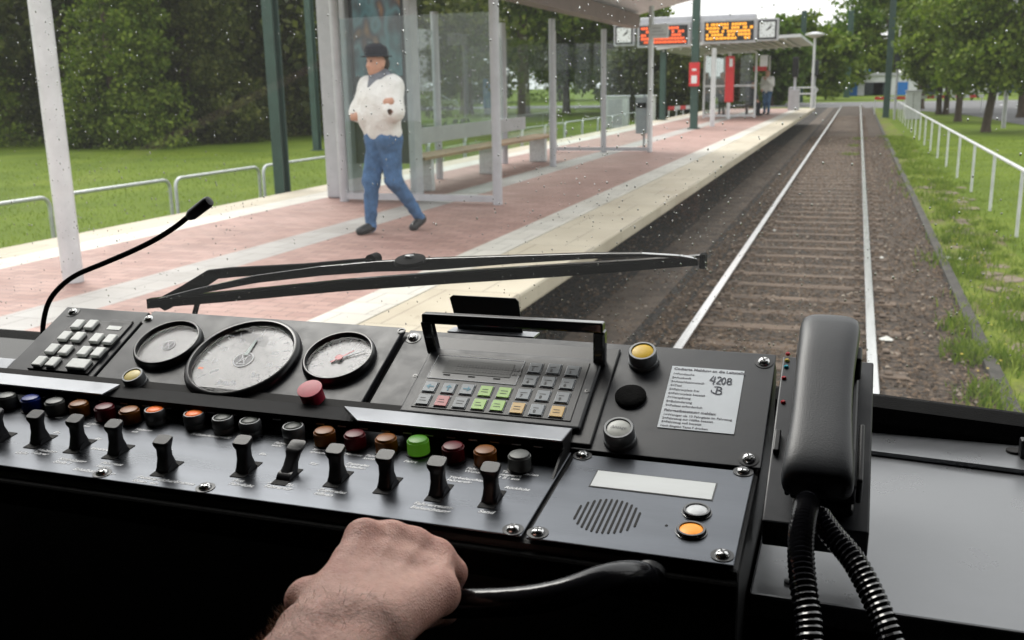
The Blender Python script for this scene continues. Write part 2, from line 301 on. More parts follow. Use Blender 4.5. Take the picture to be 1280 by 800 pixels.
def blob_mesh(name, caps, k, res, m, parent=None, pad=.02, fold=0., ff=9.):
    """continuous skin around tapered capsules (p0,p1,r0,r1) by surface nets"""
    A = np.array([c[0] for c in caps], float); B = np.array([c[1] for c in caps], float)
    ra = np.array([c[2] for c in caps]); rb = np.array([c[3] for c in caps])
    lo = np.minimum((A-ra[:, None]).min(0), (B-rb[:, None]).min(0))-pad; hi = np.maximum((A+ra[:, None]).max(0), (B+rb[:, None]).max(0))+pad
    N = np.ceil((hi-lo)/res).astype(int)+1
    g = np.stack(np.meshgrid(*[lo[i]+np.arange(N[i])*res for i in range(3)], indexing='ij'), -1).astype(np.float32)
    acc = np.zeros(g.shape[:3], np.float64)
    for a, b, r0, r1 in zip(A, B, ra, rb):
        ab = b-a; t = np.clip(((g-a) @ ab)/max(ab @ ab, 1e-12), 0, 1); d = np.linalg.norm(g-a-t[..., None]*ab, axis=-1)-(r0+(r1-r0)*t)
        acc += np.exp(-np.clip(d/k, -40, 40))
    f = -k*np.log(acc)
    ins = f < 0; nx, ny, nz = N
    c = [ins[i:nx-1+i, j:ny-1+j, l:nz-1+l] for i in (0, 1) for j in (0, 1) for l in (0, 1)]
    cnt = sum(x.astype(int) for x in c); act = (cnt > 0) & (cnt < 8)
    idx = -np.ones(act.shape, int); idx[act] = np.arange(act.sum()); cell = np.argwhere(act)
    pos = np.zeros((len(cell), 3)); wt = np.zeros(len(cell))
    corners = [(i, j, l) for i in (0, 1) for j in (0, 1) for l in (0, 1)]
    for a in range(8):
        for b in range(a+1, 8):
            ca, cb = np.array(corners[a]), np.array(corners[b])
            if abs(ca-cb).sum() != 1: continue
            fa = f[tuple((cell+ca).T)]; fb = f[tuple((cell+cb).T)]; cr = (fa < 0) != (fb < 0)
            t = np.where(cr, fa/np.where(cr, fa-fb, 1), 0); pos += np.where(cr[:, None], ca+(cb-ca)*t[:, None], 0); wt += cr
    P = lo+(cell+pos/wt[:, None])*res; quads = []
    for ax in range(3):
        o1, o2 = [(1, 2), (2, 0), (0, 1)][ax]
        sl0 = [slice(0, N[i]) for i in range(3)]; s1 = list(sl0); s1[ax] = slice(0, N[ax]-1); s2 = list(sl0); s2[ax] = slice(1, N[ax])
        fl = ins[tuple(s1)] != ins[tuple(s2)]; e = np.argwhere(fl); sgn = ins[tuple(s1)][fl]
        ok = (e[:, o1] > 0) & (e[:, o2] > 0) & (e[:, o1] < N[o1]-1) & (e[:, o2] < N[o2]-1); e = e[ok]; sgn = sgn[ok]
        d1 = np.zeros(3, int); d1[o1] = 1; d2 = np.zeros(3, int); d2[o2] = 1
        q = np.stack([idx[tuple((e-d1-d2).T)], idx[tuple((e-d2).T)], idx[tuple(e.T)], idx[tuple((e-d1).T)]], 1)
        q[~sgn] = q[~sgn][:, ::-1]; quads.append(q)
    q = np.concatenate(quads)
    me = bpy.data.meshes.new(name); me.from_pydata(P.tolist(), [], q.tolist()); me.materials.append(m)
    if fold:
        from mathutils import noise as NZ
        me.update(); nn = np.zeros(len(P)*3); me.vertices.foreach_get('normal', nn); nn = nn.reshape(-1, 3)
        dv = np.array([1-2*abs(NZ.noise(Vector((p[0]*ff, p[1]*ff, p[2]*ff*.7)))+.4*NZ.noise(Vector((p[0]*ff*2.3, p[1]*ff*2.3, p[2]*ff*1.9)))) for p in P]); P = P+nn*(dv*fold)[:, None]
        me.vertices.foreach_set('co', P.ravel())
    me.polygons.foreach_set('use_smooth', [True]*len(q)); me.update()
    o = bpy.data.objects.new(name, me); COL.objects.link(o)
    if parent: o.parent = parent; o.matrix_parent_inverse = parent.matrix_world.inverted()
    return o

ZG, ZP = -.08, .72           # ground and platform levels; the rail head is 0
X1, Y1, Z1 = np.array([1., 0, 0]), np.array([0, 1., 0]), np.array([0, 0, 1.])
def sheet(name, pts, z, m, kind='structure'):
    s = MB(); s.add([(x, y, z) for x, y in pts], [tuple(range(len(pts)))]); o = s.build(name, m); tag(o, kind=kind); return o
# ================================================================== SETTING
sheet('ground', [(-400, -40), (400, -40), (400, 700), (-400, 700)], ZG, M['grass'])
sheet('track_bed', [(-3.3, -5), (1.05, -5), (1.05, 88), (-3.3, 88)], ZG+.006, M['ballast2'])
s = MB()
ys = np.arange(-4, 88, .5); xs = [-1.62, -1.45, -1.25, -.48, .3, .5, .98]; zs = [ZG+.01, -.075, -.055, -.05, -.055, -.065, ZG+.012]
vs = [(x, y, z) for y in ys for x, z in zip(xs, zs)]
s.add(vs, [(j*7+i, j*7+i+1, (j+1)*7+i+1, (j+1)*7+i) for j in range(len(ys)-1) for i in range(6)], True)
tag(s.build('ballast', M['ballast']), kind='structure')
sheet('concrete_strip', [(-2.25, -4), (-1.72, -4), (-1.72, 86), (-2.25, 86)], ZG+.012, M['strip'])
# platform: body and paving strips
s = MB(); s.box(-7.02, -3.3, -10, 52.3, ZG-.2, ZP-.14)
tag(s.build('platform', mat('shade_dark_concrete', (.05, .045, .04), .9, 0, .3, 4, .3, 50)), kind='structure')  # concrete colour blackened to stand for shade under the edge slabs
s = MB(); s.box(-7.05, -6.58, -10, 52.3, ZP-.14, ZP); tag(s.build('platform_rear_edge', M['pave_beige'], bev=.01), kind='structure')
for nm, a, b, mm in (('platform_rear_stripe', -6.58, -6.2, 'pave_white'), ('platform_rear_paving', -6.2, -4.85, 'pave_red'), ('platform_grey_stripe', -4.85, -4.42, 'pave_grey'),
                     ('platform_paving', -4.42, -2.95, 'pave_red'), ('platform_white_stripe', -2.95, -2.63, 'pave_white')):
    s = MB(); s.box(a, b, -10, 52.3, ZP-.14, ZP-.002); tag(s.build(nm, M[mm]), kind='structure')
s = MB(); s.boxf((np.zeros(3), Y1, -X1, Z1), -10, 52.3, 1.99, 2.63, ZP-.13, ZP); tag(s.build('platform_edge', M['pave_beige'], bev=.02), kind='structure')
# road crossing beyond the platform, street on the right
sheet('road', [(-90, 96), (-30, 93), (-6, 88), (1.5, 82), (6, 66), (7.1, 50), (7.6, 20), (7.8, -10), (14.5, -10), (13.8, 40), (15, 70), (22, 88), (60, 96), (60, 108), (8, 106), (-30, 104), (-90, 108)], ZG+.016, M['asphalt'])
s = MB()
for i in range(9): s.box(10.6, 10.75, 12+i*9, 16+i*9, ZG+.016, ZG+.021)
for i in range(12): s.box(-60+i*9, -56+i*9, 100, 100.15, ZG+.016, ZG+.021)
tag(s.build('road_markings', M['white']), kind='structure')
# kerb-like cable duct along the track
s = MB(); s.box(1.0, 1.10, -4, 84, ZG-.05, ZG+.05); tag(s.build('track_kerb', mat('kerb_dark', (.05,.046,.04), .9, 0, .5, 5, .4, 50), bev=.01), kind='structure')
sheet('verge', [(1.1, -4), (2.05, -4), (1.75, 40), (1.4, 84), (1.1, 84)], ZG+.003, verge_mat())
for px, py, r0, lb in ((1108, 424, .07, 'white crumpled scrap on the ballast right of the right rail'), (1102, 322, .035, 'small white stone between rail and kerb'), (1184, 322, .05, 'white stone lying beside the kerb among weeds'), (1200, 324, .045, 'second white stone beside the kerb, farther right'), (968, 288, .03, 'tiny white scrap lying between the two rails')):
    p = onz(px, py, ZG+.04); s = MB(); q = [np.array(k)*r0*random.uniform(.7, 1.1) for k in ((1, 0, 0), (.7, .7, 0), (0, 1, 0), (-.7, .7, 0), (-1, 0, 0), (-.7, -.7, 0), (0, -1, 0), (.7, -.7, 0), (0, 0, .6), (0, 0, -.5))]
    s.add([p+k for k in q], [(i, (i+1) % 8, 8) for i in range(8)]+[((i+1) % 8, i, 9) for i in range(8)]); tag(s.build('litter', M['fleck'], bev=.004), lb, 'litter')
# worn paving patches among the weeds
s = MB()
for i in range(60):
    x = 1.35+abs(random.gauss(0, .25)); y = random.uniform(6, 22); a = random.uniform(.08, .22); z = ZG+.004+.0003*i
    n = 7; s.add([(x+a*random.uniform(.6, 1)*math.cos(t), y+a*1.3*random.uniform(.6, 1)*math.sin(t), z) for t in np.arange(n)*2*math.pi/n], [tuple(range(n))])
tag(s.build('bare_soil_patches', mat('bare_soil', (.16, .125, .09), .9, 0, .3, 10, .4, 80)), kind='structure')

# ---- railway track: two rails, sleepers
tr = empty('railway_track', (-.48, 5, 0), 'straight single track with bright worn rails on wooden sleepers', 'railway track')
for x in (-1.2275, .2125):
    s = MB(); prof = [(-.036, 0), (-.034, -.035), (-.01, -.045), (-.01, -.07), (.01, -.07), (.01, -.045), (.034, -.035), (.036, 0)]
    n = len(prof); s.add([(x+a, y, b-.001) for y in (-3, 88) for a, b in prof], [(i, (i+1) % n, (i+1) % n+n, i+n) for i in range(n)])
    ro = s.build('rail', M['railside'], tr)
    h = MB(); h.box(x-.036, x+.036, -3, 88, -.006, .002); h.build('rail_head', M['rail'], ro, bev=.003)
for i in range(96):
    y = 4.2+i*.62; s = MB(); j = random.uniform(-.03, .03); a = random.uniform(-.01, .01)
    s.boxf((np.array([-.48+j, y, 0]), np.array([1, a, 0]), np.array([-a, 1, 0]), Z1), -.93, .93, -.09, .09, -.16, -.044+random.uniform(-.005, .005))
    for rx in (-.7475, .6925):
        for dx in (-.11, .11): s.box(-.48+rx+dx-.03, -.48+rx+dx+.03, y-.05, y+.05, -.045, -.022)
    s.build('sleeper', M['sleeper'], tr, bev=.012)
# loose stones
def stones(name, n, x0, x1, y0, y1, z, rs, m):
    s = MB()
    for i in range(n):
        y = y0+(y1-y0)*random.random()**1.6; x = random.uniform(x0, x1); r = random.uniform(*rs); q = [np.array(p)*r*random.uniform(.7, 1.2) for p in ((1, 0, 0), (0, 1, 0), (-1, 0, 0), (0, -1, 0), (0, 0, .7), (0, 0, -.5))]
        t = random.uniform(0, 6); R = np.array([[math.cos(t), -math.sin(t), 0], [math.sin(t), math.cos(t), 0], [0, 0, 1]])
        s.add([R @ p+np.array([x, y, z]) for p in q], [(0, 1, 4), (1, 2, 4), (2, 3, 4), (3, 0, 4), (1, 0, 5), (2, 1, 5), (3, 2, 5), (0, 3, 5)])
    return tag(s.build(name, m), kind='stuff')
def stone_mat():
    m, n, b = nodes('stones'); g = n.nodes.new('ShaderNodeNewGeometry')
    n.links.new(ramp(n, g.outputs['Random Per Island'], [(0, (.035, .023, .015)), (.6, (.115, .075, .046)), (.93, (.17, .12, .085)), (1, (.36, .31, .25))]), b.inputs['Base Color']); b.inputs['Roughness'].default_value = .9; return m
M['stone'] = stone_mat()
stones('ballast_stones', 19000, -1.6, 1.0, 4.5, 40, -.048, (.010, .026), M['stone'])
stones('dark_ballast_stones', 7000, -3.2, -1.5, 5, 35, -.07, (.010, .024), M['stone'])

# ------------------------------------------------------------------ vegetation
def leaves(pts, size, name, m, parent=None, up=.3):
    n = len(pts); P = np.array(pts); d = np.random.normal(size=(n, 3)); d[:, 2] += up; d /= np.linalg.norm(d, axis=1)[:, None]
    a = np.cross(d, np.random.normal(size=(n, 3))); a /= np.linalg.norm(a, axis=1)[:, None]; b = np.cross(d, a)
    sz = size*np.random.uniform(.6, 1.3, (n, 1))
    V = np.stack([P-a*sz*.5, P+b*sz*.32+d*sz*.06, P+a*sz*.5, P-b*sz*.32+d*sz*.06], 1).reshape(-1, 3)
    me = bpy.data.meshes.new(name); me.vertices.add(4*n); me.vertices.foreach_set('co', V.ravel()); me.loops.add(4*n); me.polygons.add(n)
    me.loops.foreach_set('vertex_index', np.arange(4*n)); me.polygons.foreach_set('loop_start', np.arange(n)*4); me.polygons.foreach_set('loop_total', np.full(n, 4))
    me.update(calc_edges=True); me.materials.append(m); o = bpy.data.objects.new(name, me); COL.objects.link(o)
    if parent: o.parent = parent; o.matrix_parent_inverse = parent.matrix_world.inverted()
    return o
def clump_points(blobs, n, clump=.5, nclump=None):
    vol = np.array([b[1]*b[2]*b[3] for b in blobs])**.8; pk = np.random.choice(len(blobs), n//40+1, p=vol/vol.sum()); out = []
    for k in pk:
        cx, cy_, cz, = blobs[k][0]; d = np.random.normal(size=3); d /= np.linalg.norm(d); r = np.random.uniform(.45, 1.05)**.5
        c = np.array([cx, cy_, cz])+d*r*np.array(blobs[k][1:4]); out.append(c+np.random.normal(size=(40, 3))*clump*np.array([1, 1, .6]))
    return np.concatenate(out)[:n]
def tree(name, base, h, cr, n, leaf, m, label, group, trunk=.14, crown_lo=.35, lean=0., cat='tree', parts=True, squash=1., nb=9):
    base = np.array(base, float); root = empty(name, base, label, cat, group)
    s = MB(); top = base+np.array([lean, 0, h*.75]); mid = base+np.array([lean*.4+random.uniform(-.1, .1), 0, h*.35])
    s.tube([base-Z1*.1, base+Z1*.3, mid, top], [trunk*1.35, trunk, trunk*.8, trunk*.25], 10)
    blobs = []
    for i in range(nb):
        t = random.uniform(0, 6.28); zz = crown_lo+(1-crown_lo)*random.random(); e = math.sin(math.pi*min(1, max(.08, (zz-crown_lo)/(1-crown_lo)*.9+.1)))
        c = base+np.array([lean*zz+cr*.62*e*math.cos(t), cr*.62*e*math.sin(t), h*zz*.93+.0]); blobs.append((c, cr*.45*(.6+.5*e), cr*.45*(.6+.5*e), cr*.36*squash))
        s.tube([mid+(top-mid)*random.uniform(0, .5), (mid+c)/2+Z1*.1, c], [trunk*.4, trunk*.25, trunk*.08], 6)
    blobs.append((base+np.array([lean*.7, 0, h*(crown_lo+.5*(1-crown_lo))]), cr*.7, cr*.7, h*(1-crown_lo)*.4))
    s.build('trunk', M['bark'], root)
    leaves(clump_points(blobs, n, clump=cr*.09), leaf, 'crown', m, root)
    return root
# row of street trees behind the white railing on the right
for i, (px, py, h, cr, n, lab) in enumerate([(1232, 165, 7.5, 3.0, 26000, 'nearest round green street tree, on the grass at the right edge'),
        (1197, 152, 8.0, 3.0, 22000, 'second street tree from the right edge, on the verge'), (1182, 143, 8.5, 3.2, 18000, 'third street tree, its trunk close behind the second'),
        (1173, 143, 9.0, 3.4, 14000, 'farthest street tree of the row, beside the white cabinet')]):
    p = onz(px, py, ZG)
    tree('street_tree', p, h, cr, n, .22+.03*i, M['leaf_mid'], lab, 'street trees on the right verge', trunk=.17, crown_lo=.30, lean=[.4, .2, 0, 0][i])
def far_tree(px, dist, h, cr, lab, m='leaf_far', n=5000, lo=.12, leaf=.7, grp='trees on the skyline', trunk=.3, nb=9, sq=1.):
    q = CAM+ray(px, 130)/np.hypot(*ray(px, 130)[:2])*dist; q[2] = ZG
    return tree('tree', q, h, cr, n, leaf, M[m], lab, grp, trunk=trunk, crown_lo=lo, nb=nb, squash=sq)
far_tree(1150, 78, 19, 7.5, 'tall green tree rising behind the green mast at right', 'leaf_mid', 16000, .42, .5)
far_tree(1280, 60, 15, 6.5, 'big leafy tree cut off by the right picture edge', 'leaf_mid', 14000, .36, .45)
far_tree(1105, 172, 19, 8, 'round tree rising behind the white building', 'leaf_light', 9000, .3)
far_tree(1048, 190, 12.5, 2.6, 'slim poplar standing against the white sky', 'leaf_far', 5000, .1, .6)
far_tree(1035, 150, 8.2, 5, 'low dark tree left of the slim poplar', 'leaf_mid', 7000)
far_tree(1000, 120, 8.6, 5.5, 'tree above the end of the platform', 'leaf_mid', 9000)
far_tree(963, 95, 8.4, 3.4, 'light green tree rising behind the right clock', 'leaf_light', 9000, .15, .55)
far_tree(925, 105, 6.3, 5, 'bushy tree behind the far waiting shelter', 'leaf_mid', 9000, .08)
far_tree(1078, 170, 11, 5, 'small tree near the end of the rails', 'leaf_mid', 6000)
far_tree(1015, 170, 9.5, 7, 'broad tree behind the lamp at the platform end', 'leaf_far', 6000)
far_tree(880, 80, 5.6, 4.5, 'dark tree behind the departure boards', 'leaf_dark', 12000, .05, .5)
far_tree(835, 62, 4.9, 3.8, 'dark rounded tree left of the green masts', 'leaf_dark', 14000, .04, .38)
far_tree(790, 75, 9.5, 4, 'tall tree over the left clock', 'leaf_mid', 12000, .1, .5)
far_tree(755, 95, 17, 6.5, 'tree seen between the two slim shelter posts', 'leaf_mid', 10000, .15, .6)
far_tree(708, 80, 15, 6, 'tree with lifted crown behind the shelter middle', 'leaf_mid', 10000, .3, .5)
far_tree(655, 72, 17, 6, 'tree with dark trunk right of the thick shelter post', 'leaf_mid', 12000, .32, .45, trunk=.45)
far_tree(583, 82, 17, 6.5, 'tree with dark fluted trunk seen through the shelter glass', 'leaf_mid', 12000, .36, .45, trunk=.55)
far_tree(545, 130, 16, 8, 'far tree behind the parked silver car', 'leaf_far', 8000, .1)
far_tree(620, 140, 15, 8, 'far pale tree behind the fluted trunk tree', 'leaf_far', 8000, .1)
far_tree(700, 150, 14, 9, 'far tree low behind the shelter', 'leaf_far', 7000, .05)
far_tree(490, 95, 14, 7, 'tree mostly hidden behind the advert case', 'leaf_mid', 8000, .15)
# big evergreen bushes on the left lawn
def bush(px, py, wpx, hpx, m, lab, n, leaf=.2, lumps=26):
    c = onz(px, py, ZG); D = np.linalg.norm((c-CAM)[:2]); W = wpx*D/FPX/2; H = hpx*D/FPX; root = empty('bush', c, lab, 'bush', 'evergreens on the left lawn')
    blobs = []
    for i in range(lumps):
        a = random.uniform(-.8, .8); zz = random.uniform(.04, .92) if i % 3 else random.uniform(.0, .10); blobs.append((c+np.array([a*W*(1.1-.5*zz), random.uniform(-.5, .5)*W*.6, H*zz]), W*.36, W*.36, H*.17))
    s = MB(); s.tube([c-Z1*.1, c+Z1*H*.5, c+Z1*H*.85], [.3, .2, .08], 8)
    s.build('trunk', M['bark'], root); leaves(clump_points(blobs, n, clump=.24), leaf, 'crown', m, root); return root
bush(240, 178, 210, 330, M['leaf_dark'], 'huge dark evergreen bush filling the upper left', 60000)
bush(150, 184, 150, 300, M['leaf_mid'], 'brighter rounded bush left of the huge dark one', 30000)
bush(30, 168, 190, 300, M['leaf_dark'], 'dark evergreen at the far left edge', 40000)
bush(90, 158, 240, 300, M['leaf_mid'], 'green bush between the two left evergreens', 24000, .3)
bush(-20, 160, 260, 300, M['leaf_mid'], 'green bush behind the evergreen at far left edge', 24000, .3)
bush(345, 170, 130, 300, M['leaf_dark'], 'dark evergreen behind the near green mast', 26000)
bush(425, 168, 120, 260, M['leaf_mid'], 'green bush behind the grey advert case', 16000)
for bx, bd_, lb_ in ((60, 55, 'tall dark tree closing the gap at the upper left corner'), (185, 60, 'tall dark tree behind the two left evergreens'), (300, 55, 'tall dark tree behind the near green mast'), (395, 60, 'tall dark tree behind the second green mast'), (455, 52, 'tall dark tree behind the advert case')):
    far_tree(bx, bd_, 12.5, 7.5, lb_, 'leaf_dark', 16000, .03, .42, 'tall trees behind the left evergreens', nb=14)
bush(-60, 185, 160, 360, M['leaf_mid'], 'green bush beyond the left picture edge', 10000)
# blades of grass and weeds
def blades(name, n, x0, x1, y0, y1, hh, m, wd=.006, pw=1.5, z=ZG, cluster=None):
    s = MB(); V = []; Fc = []
    for i in range(n):
        y = y0+(y1-y0)*random.random()**pw; x = random.uniform(x0, x1)
        if cluster: q = random.choice(cluster); x = q[0]+random.gauss(0, q[2]); y = q[1]+random.gauss(0, q[2]*1.6)
        h = random.uniform(.5, 1.2)*hh; t = random.uniform(0, 3.1); dx, dy = math.cos(t)*wd, math.sin(t)*wd; lx, ly = random.gauss(0, .4)*h, random.gauss(0, .4)*h; k = len(V)
        V += [(x-dx, y-dy, z), (x+dx, y+dy, z), (x+lx*.4+dx*.7, y+ly*.4+dy*.7, z+h*.6), (x+lx*.4-dx*.7, y+ly*.4-dy*.7, z+h*.6), (x+lx, y+ly, z+h)]; Fc += [(k, k+1, k+2, k+3), (k+3, k+2, k+4)]
    s.add(V, Fc); return tag(s.build(name, m), kind='stuff')
blades('verge_grass', 34000, 1.3, 7.0, 6, 40, .05, M['blade'], .004)
blades('lawn_grass', 30000, -26, -7.1, 7, 30, .06, M['blade'], .006)
cl = [(random.uniform(1.12, 1.7), random.uniform(5.5, 40), random.uniform(.06, .2)) for _ in range(70)]+[(.93, random.uniform(5.6, 9.5), .08) for _ in range(10)]+[(-.1+.1*i, 30+4*i, .12) for i in range(3)]
cl2 = [(random.uniform(1.15, 2.2), 5+30*random.random()**1.5, random.uniform(.03, .12)) for _ in range(150)]
blades('low_weeds', 12000, 0, 1, 0, 1, .06, M['weed'], .004, cluster=cl2)
blades('weeds', 9000, 0, 1, 0, 1, .12, M['weed'], .008, cluster=cl)
s = MB()
for i in range(420):
    q = random.choice(cl[:70]); x = q[0]+random.gauss(0, .18); y = q[1]+random.gauss(0, .4); z = ZG+random.uniform(.05, .16); r = random.uniform(.006, .013)
    s.add([(x+r*math.cos(t), y+r*math.sin(t), z+.2*r*math.cos(2*t)) for t in np.arange(5)*1.2566], [(0, 1, 2, 3, 4)])
tag(s.build('yellow_flowers', M['flower']), kind='stuff')

# ------------------------------------------------------------------ railings, masts
def rounded_hoop(y0, y1, x, z0, z1, r=.12):
    p = [(x, y0, z0), (x, y0, z1-r)]+[(x, y0+r-r*math.cos(a), z1-r+r*math.sin(a)) for a in (.4, .8, 1.2)]+[(x, y0+r, z1)]
    p += [(x, y1-r, z1)]+[(x, y1-r+r*math.sin(a), z1-r+r*math.cos(a)) for a in (.4, .8, 1.2)]+[(x, y1, z1-r), (x, y1, z0)]; return p
ZF = ZG+.98; a = onz(215, 224, ZF); XF = a[0]; b = onz(320, 208, ZF)
ln = b[1]-a[1]
nm_lab = ['hoop railing cut off by the left picture edge, left of the white lamp post', 'second hoop railing from the left, right of the white lamp post', 'third hoop railing from the left, ending at the near green mast', 'fourth hoop railing from the left, starting behind the near green mast', 'fifth hoop railing from the left, behind the advert case column', 'sixth hoop railing from the left, behind the advert poster', 'seventh hoop railing from the left, behind the bench start', 'eighth hoop railing from the left, just left of the front shelter post', 'ninth hoop railing from the left, just right of the front shelter post', 'tenth hoop railing from the left, behind the bench end', 'eleventh hoop railing from the left, beside the middle shelter post', 'twelfth hoop railing from the left, right of the middle shelter post', 'thirteenth hoop railing from the left, at the far shelter pane', 'fourteenth hoop railing from the left, just left of the white cabinets', 'fifteenth hoop railing from the left, before the left white cabinet', 'sixteenth hoop railing from the left, before the right white cabinet', 'last hoop railing of the row, nearest the red and white barrier']
for i in range(17):
    y0 = a[1]+(i-2)*ln; s = MB(); s.tube(rounded_hoop(y0+.06, y0+ln-.06, XF, ZG, ZF), .024, 8)
    tag(s.build('hoop_railing', M['galv']), nm_lab[i], 'railing', 'hoop railings behind the platform')
rl = empty('white_railing', (2.13, 12, ZG), 'long white tubular railing on the grass right of the track', 'railing')
s = MB(); s.tube([(2.13, y, ZG+.90) for y in np.arange(8.75, 62, 2.9)], .026, 8); s.build('top_rail', M['whitepaint'], rl)
for i in range(19):
    y = 8.8+i*2.93
    if y < 61.5: s = MB(); s.cyl((2.13, y, ZG-.02), (2.13, y, ZG+.89), .023, n=8); s.build('post', M['whitepaint'], rl)
def mast(p, w, h, lab, extra=None, rz=0):      # H-section steel mast
    p = np.array(p, float); r = empty('catenary_mast', p, lab, 'mast', 'green catenary masts')
    s = MB(); t = w*.09
    for fx in (-1, 1): s.box(p[0]-w/2, p[0]+w/2, p[1]+fx*w/2-t, p[1]+fx*w/2+t, p[2]-.05, p[2]+h)
    s.box(p[0]-t, p[0]+t, p[1]-w/2+t, p[1]+w/2-t, p[2]-.05, p[2]+h); s.build('column', M['greenpole'], r)
    s = MB(); s.box(p[0]-w*.8, p[0]+w*.8, p[1]-w*.8, p[1]+w*.8, p[2]-.04, p[2]+.03); s.build('base_plate', M['greenpole'], r); return r
p = onx(352, 215, -7.45); mast((p[0], p[1], ZG), .15, 9, 'green steel mast behind the hoop railing at left')
mast(onz(397, 188, ZG), .22, 10, 'green steel mast farther back on the left lawn')
mast((*onz(867, 161, ZP)[:2], ZP), .2, 8, 'green steel mast on platform carrying a red sign')
mast((*onz(828, 150, ZP)[:2], ZP), .2, 3.0, 'shorter green steel mast holding the left departure board')
mast(onz(1107, 147, ZG), .34, 9, 'green steel mast right of the rails')
q = onz(1000, 128, ZG); mast(q, .5, 9.0, 'distant green mast beyond the platform end')
q = onz(1058, 122, ZG); mast(q, .7, 10.5, 'farthest green mast left of the rails')
# overhead wires
for i, (x0, z0, x1, z1, lb) in enumerate([(-.48, 5.6, -.35, 5.6, 'overhead contact wire above the track'), (-.48, 6.6, -.35, 6.9, 'catenary wire above the contact wire'), (-4.6, 7.8, -2.5, 8.6, 'feeder cable strung between the green masts')]):
    s = MB(); s.tube([(x0+(x1-x0)*t, 4+t*160, z0+(z1-z0)*t-.3*abs(math.sin(t*9))*(i > 0)) for t in np.linspace(0, 1, 40)], .012, 5)
    tag(s.build('overhead_wire', M['rubber']), lb, 'wire')
s = MB(); s.tube([(-1, 98, 6.6), (40, 100, 8.5)], .02, 5); s.tube
tag(s.build('span_wire', M['rubber']), 'thin wire crossing the sky above the level crossing', 'wire')

# ------------------------------------------------------------------ shelter 1
def post(p, h, r, m, name, parent, n=12): s = MB(); s.cyl(p, (p[0], p[1], p[2]+h), r, n=n); return s.build(name, m, parent)
sh = empty('tram_shelter', (-4.7, 15, ZP), 'near glass tram shelter with grey posts, pale ribbed roof and brown beam', 'shelter')
XA, XB, YA, YB, HS = -5.75, -3.80, 10.5, 19.3, 2.35
for x, y in ((XB, YA), (XA, YA), (XA, YB), (XB-.93, YB), (XB-.93, 15.8), (XA, 13.4), (XA, 16.3)): post((x, y, ZP), HS, .055, M['greypaint'], 'post', sh)
s = MB(); s.box(XA, XB, YA-.03, YA+.03, ZP+.03, ZP+.10); s.build('base_rail', M['greypaint'], sh)
s = MB(); s.box(XA, XB, YB-.03, YB+.03, ZP+.03, ZP+.10); s.build('base_rail', M['greypaint'], sh)
s = MB(); s.box(XA+.06, XB-.06, YA-.005, YA+.005, ZP+.12, ZP+2.1); s.build('glass_panel', M['pane'], sh)
s = MB(); s.box(XA+.06, XB-.06, YB-.005, YB+.005, ZP+.12, ZP+2.1); s.build('glass_panel', M['pane'], sh)
for a, b in ((YA, 13.4), (13.4, 16.3), (16.3, YB)):
    s = MB(); s.box(XA-.005, XA+.005, a+.07, b-.07, ZP+.25, ZP+2.1); s.build('glass_panel', M['pane'], sh)
s = MB(); s.box(-4.55, -4.30, 8.0, 20.6, ZP+2.42, ZP+2.68); s.build('roof_beam', mat('brown_beam', (.17, .11, .10), .5, 0, .1, 4), sh)
s = MB()
for i in range(40):
    y = 8.2+i*.32; s.add([(x, y+dy, ZP+2.70+(abs(x+4.4)*.22)+dz) for x, in ((-6.0,), (-5.2,), (-4.4,), (-3.6,), (-2.9,)) for dy, dz in ((0, 0), (.28, 0), (.28, .03), (0, .03))],
        [(j*4+k, j*4+(k+1) % 4, (j+1)*4+(k+1) % 4, (j+1)*4+k) for j in range(4) for k in range(4)])
s.build('slatted_roof', M['galv'], sh)
s = MB()
for x in (-6.02, -2.88): s.box(x-.04, x+.04, 8.1, 21.0, ZP+2.98, ZP+3.12)
s.build('roof_edge', M['greypaint'], sh)
# bench in the shelter
bn = empty('bench', (-5.3, 14, ZP), 'long wooden slat bench on grey feet inside the near shelter', 'bench')
for k in range(3): s = MB(); s.box(-5.5+k*.15, -5.38+k*.15, 11.4, 17.2, ZP+.42, ZP+.46); s.build('seat_slat', mat('bench_wood', (.30, .19, .11), .6, 0, .3, 8, stretch=(3, .3, 1)), bn, bev=.005)
s = MB(); s.boxf((np.array([-5.66, 11.4, ZP+.55]), Y1, Z1, -X1), 0, 5.8, 0, .22, 0, .03); s.build('backrest', M['greypaint'], bn)
for y in (11.8, 14.3, 16.8): s = MB(); s.box(-5.45, -5.15, y-.05, y+.05, ZP, ZP+.42); s.build('leg', M['galv'], bn, bev=.01)
# advertising case behind the walking man
q0 = ony(447, 150, 10.95); ac = empty('advert_case', (q0[0], q0[1], ZP), 'tall grey advertising case with a dark poster behind the walking man', 'advert case')
ax = q0[0]; ay = q0[1]; s = MB(); s.box(ax-.40, ax-.02, ay-.15, ay+.12, ZP, ZP+2.9); s.build('side_column', M['greypaint'], ac, bev=.02)
s = MB(); s.box(ax+.72, ax+.80, ay-.12, ay+.12, ZP, ZP+2.9); s.build('side_column', M['greypaint'], ac, bev=.02)
s = MB(); s.box(ax-.01, ax+.71, ay-.06, ay+.06, ZP+.42, ZP+2.8); s.build('cabinet', mat('case_dark', (.03, .032, .04), .4), ac)
def poster_mat():
    m, n, b = nodes('poster'); v = objvec(n, (1, 1, .6)); n.links.new(ramp(n, noise(n, 2.6, v, 2).outputs[0], [(.33, (.02, .022, .03)), (.45, (.09, .22, .26)), (.52, (.04, .03, .04)), (.6, (.42, .2, .05)), (.7, (.30, .02, .02))]), b.inputs['Base Color']); b.inputs['Roughness'].default_value = .3; return m
s = MB(); s.box(ax+.04, ax+.66, ay-.068, ay-.061, ZP+1.45, ZP+2.7); s.build('poster', poster_mat(), ac)
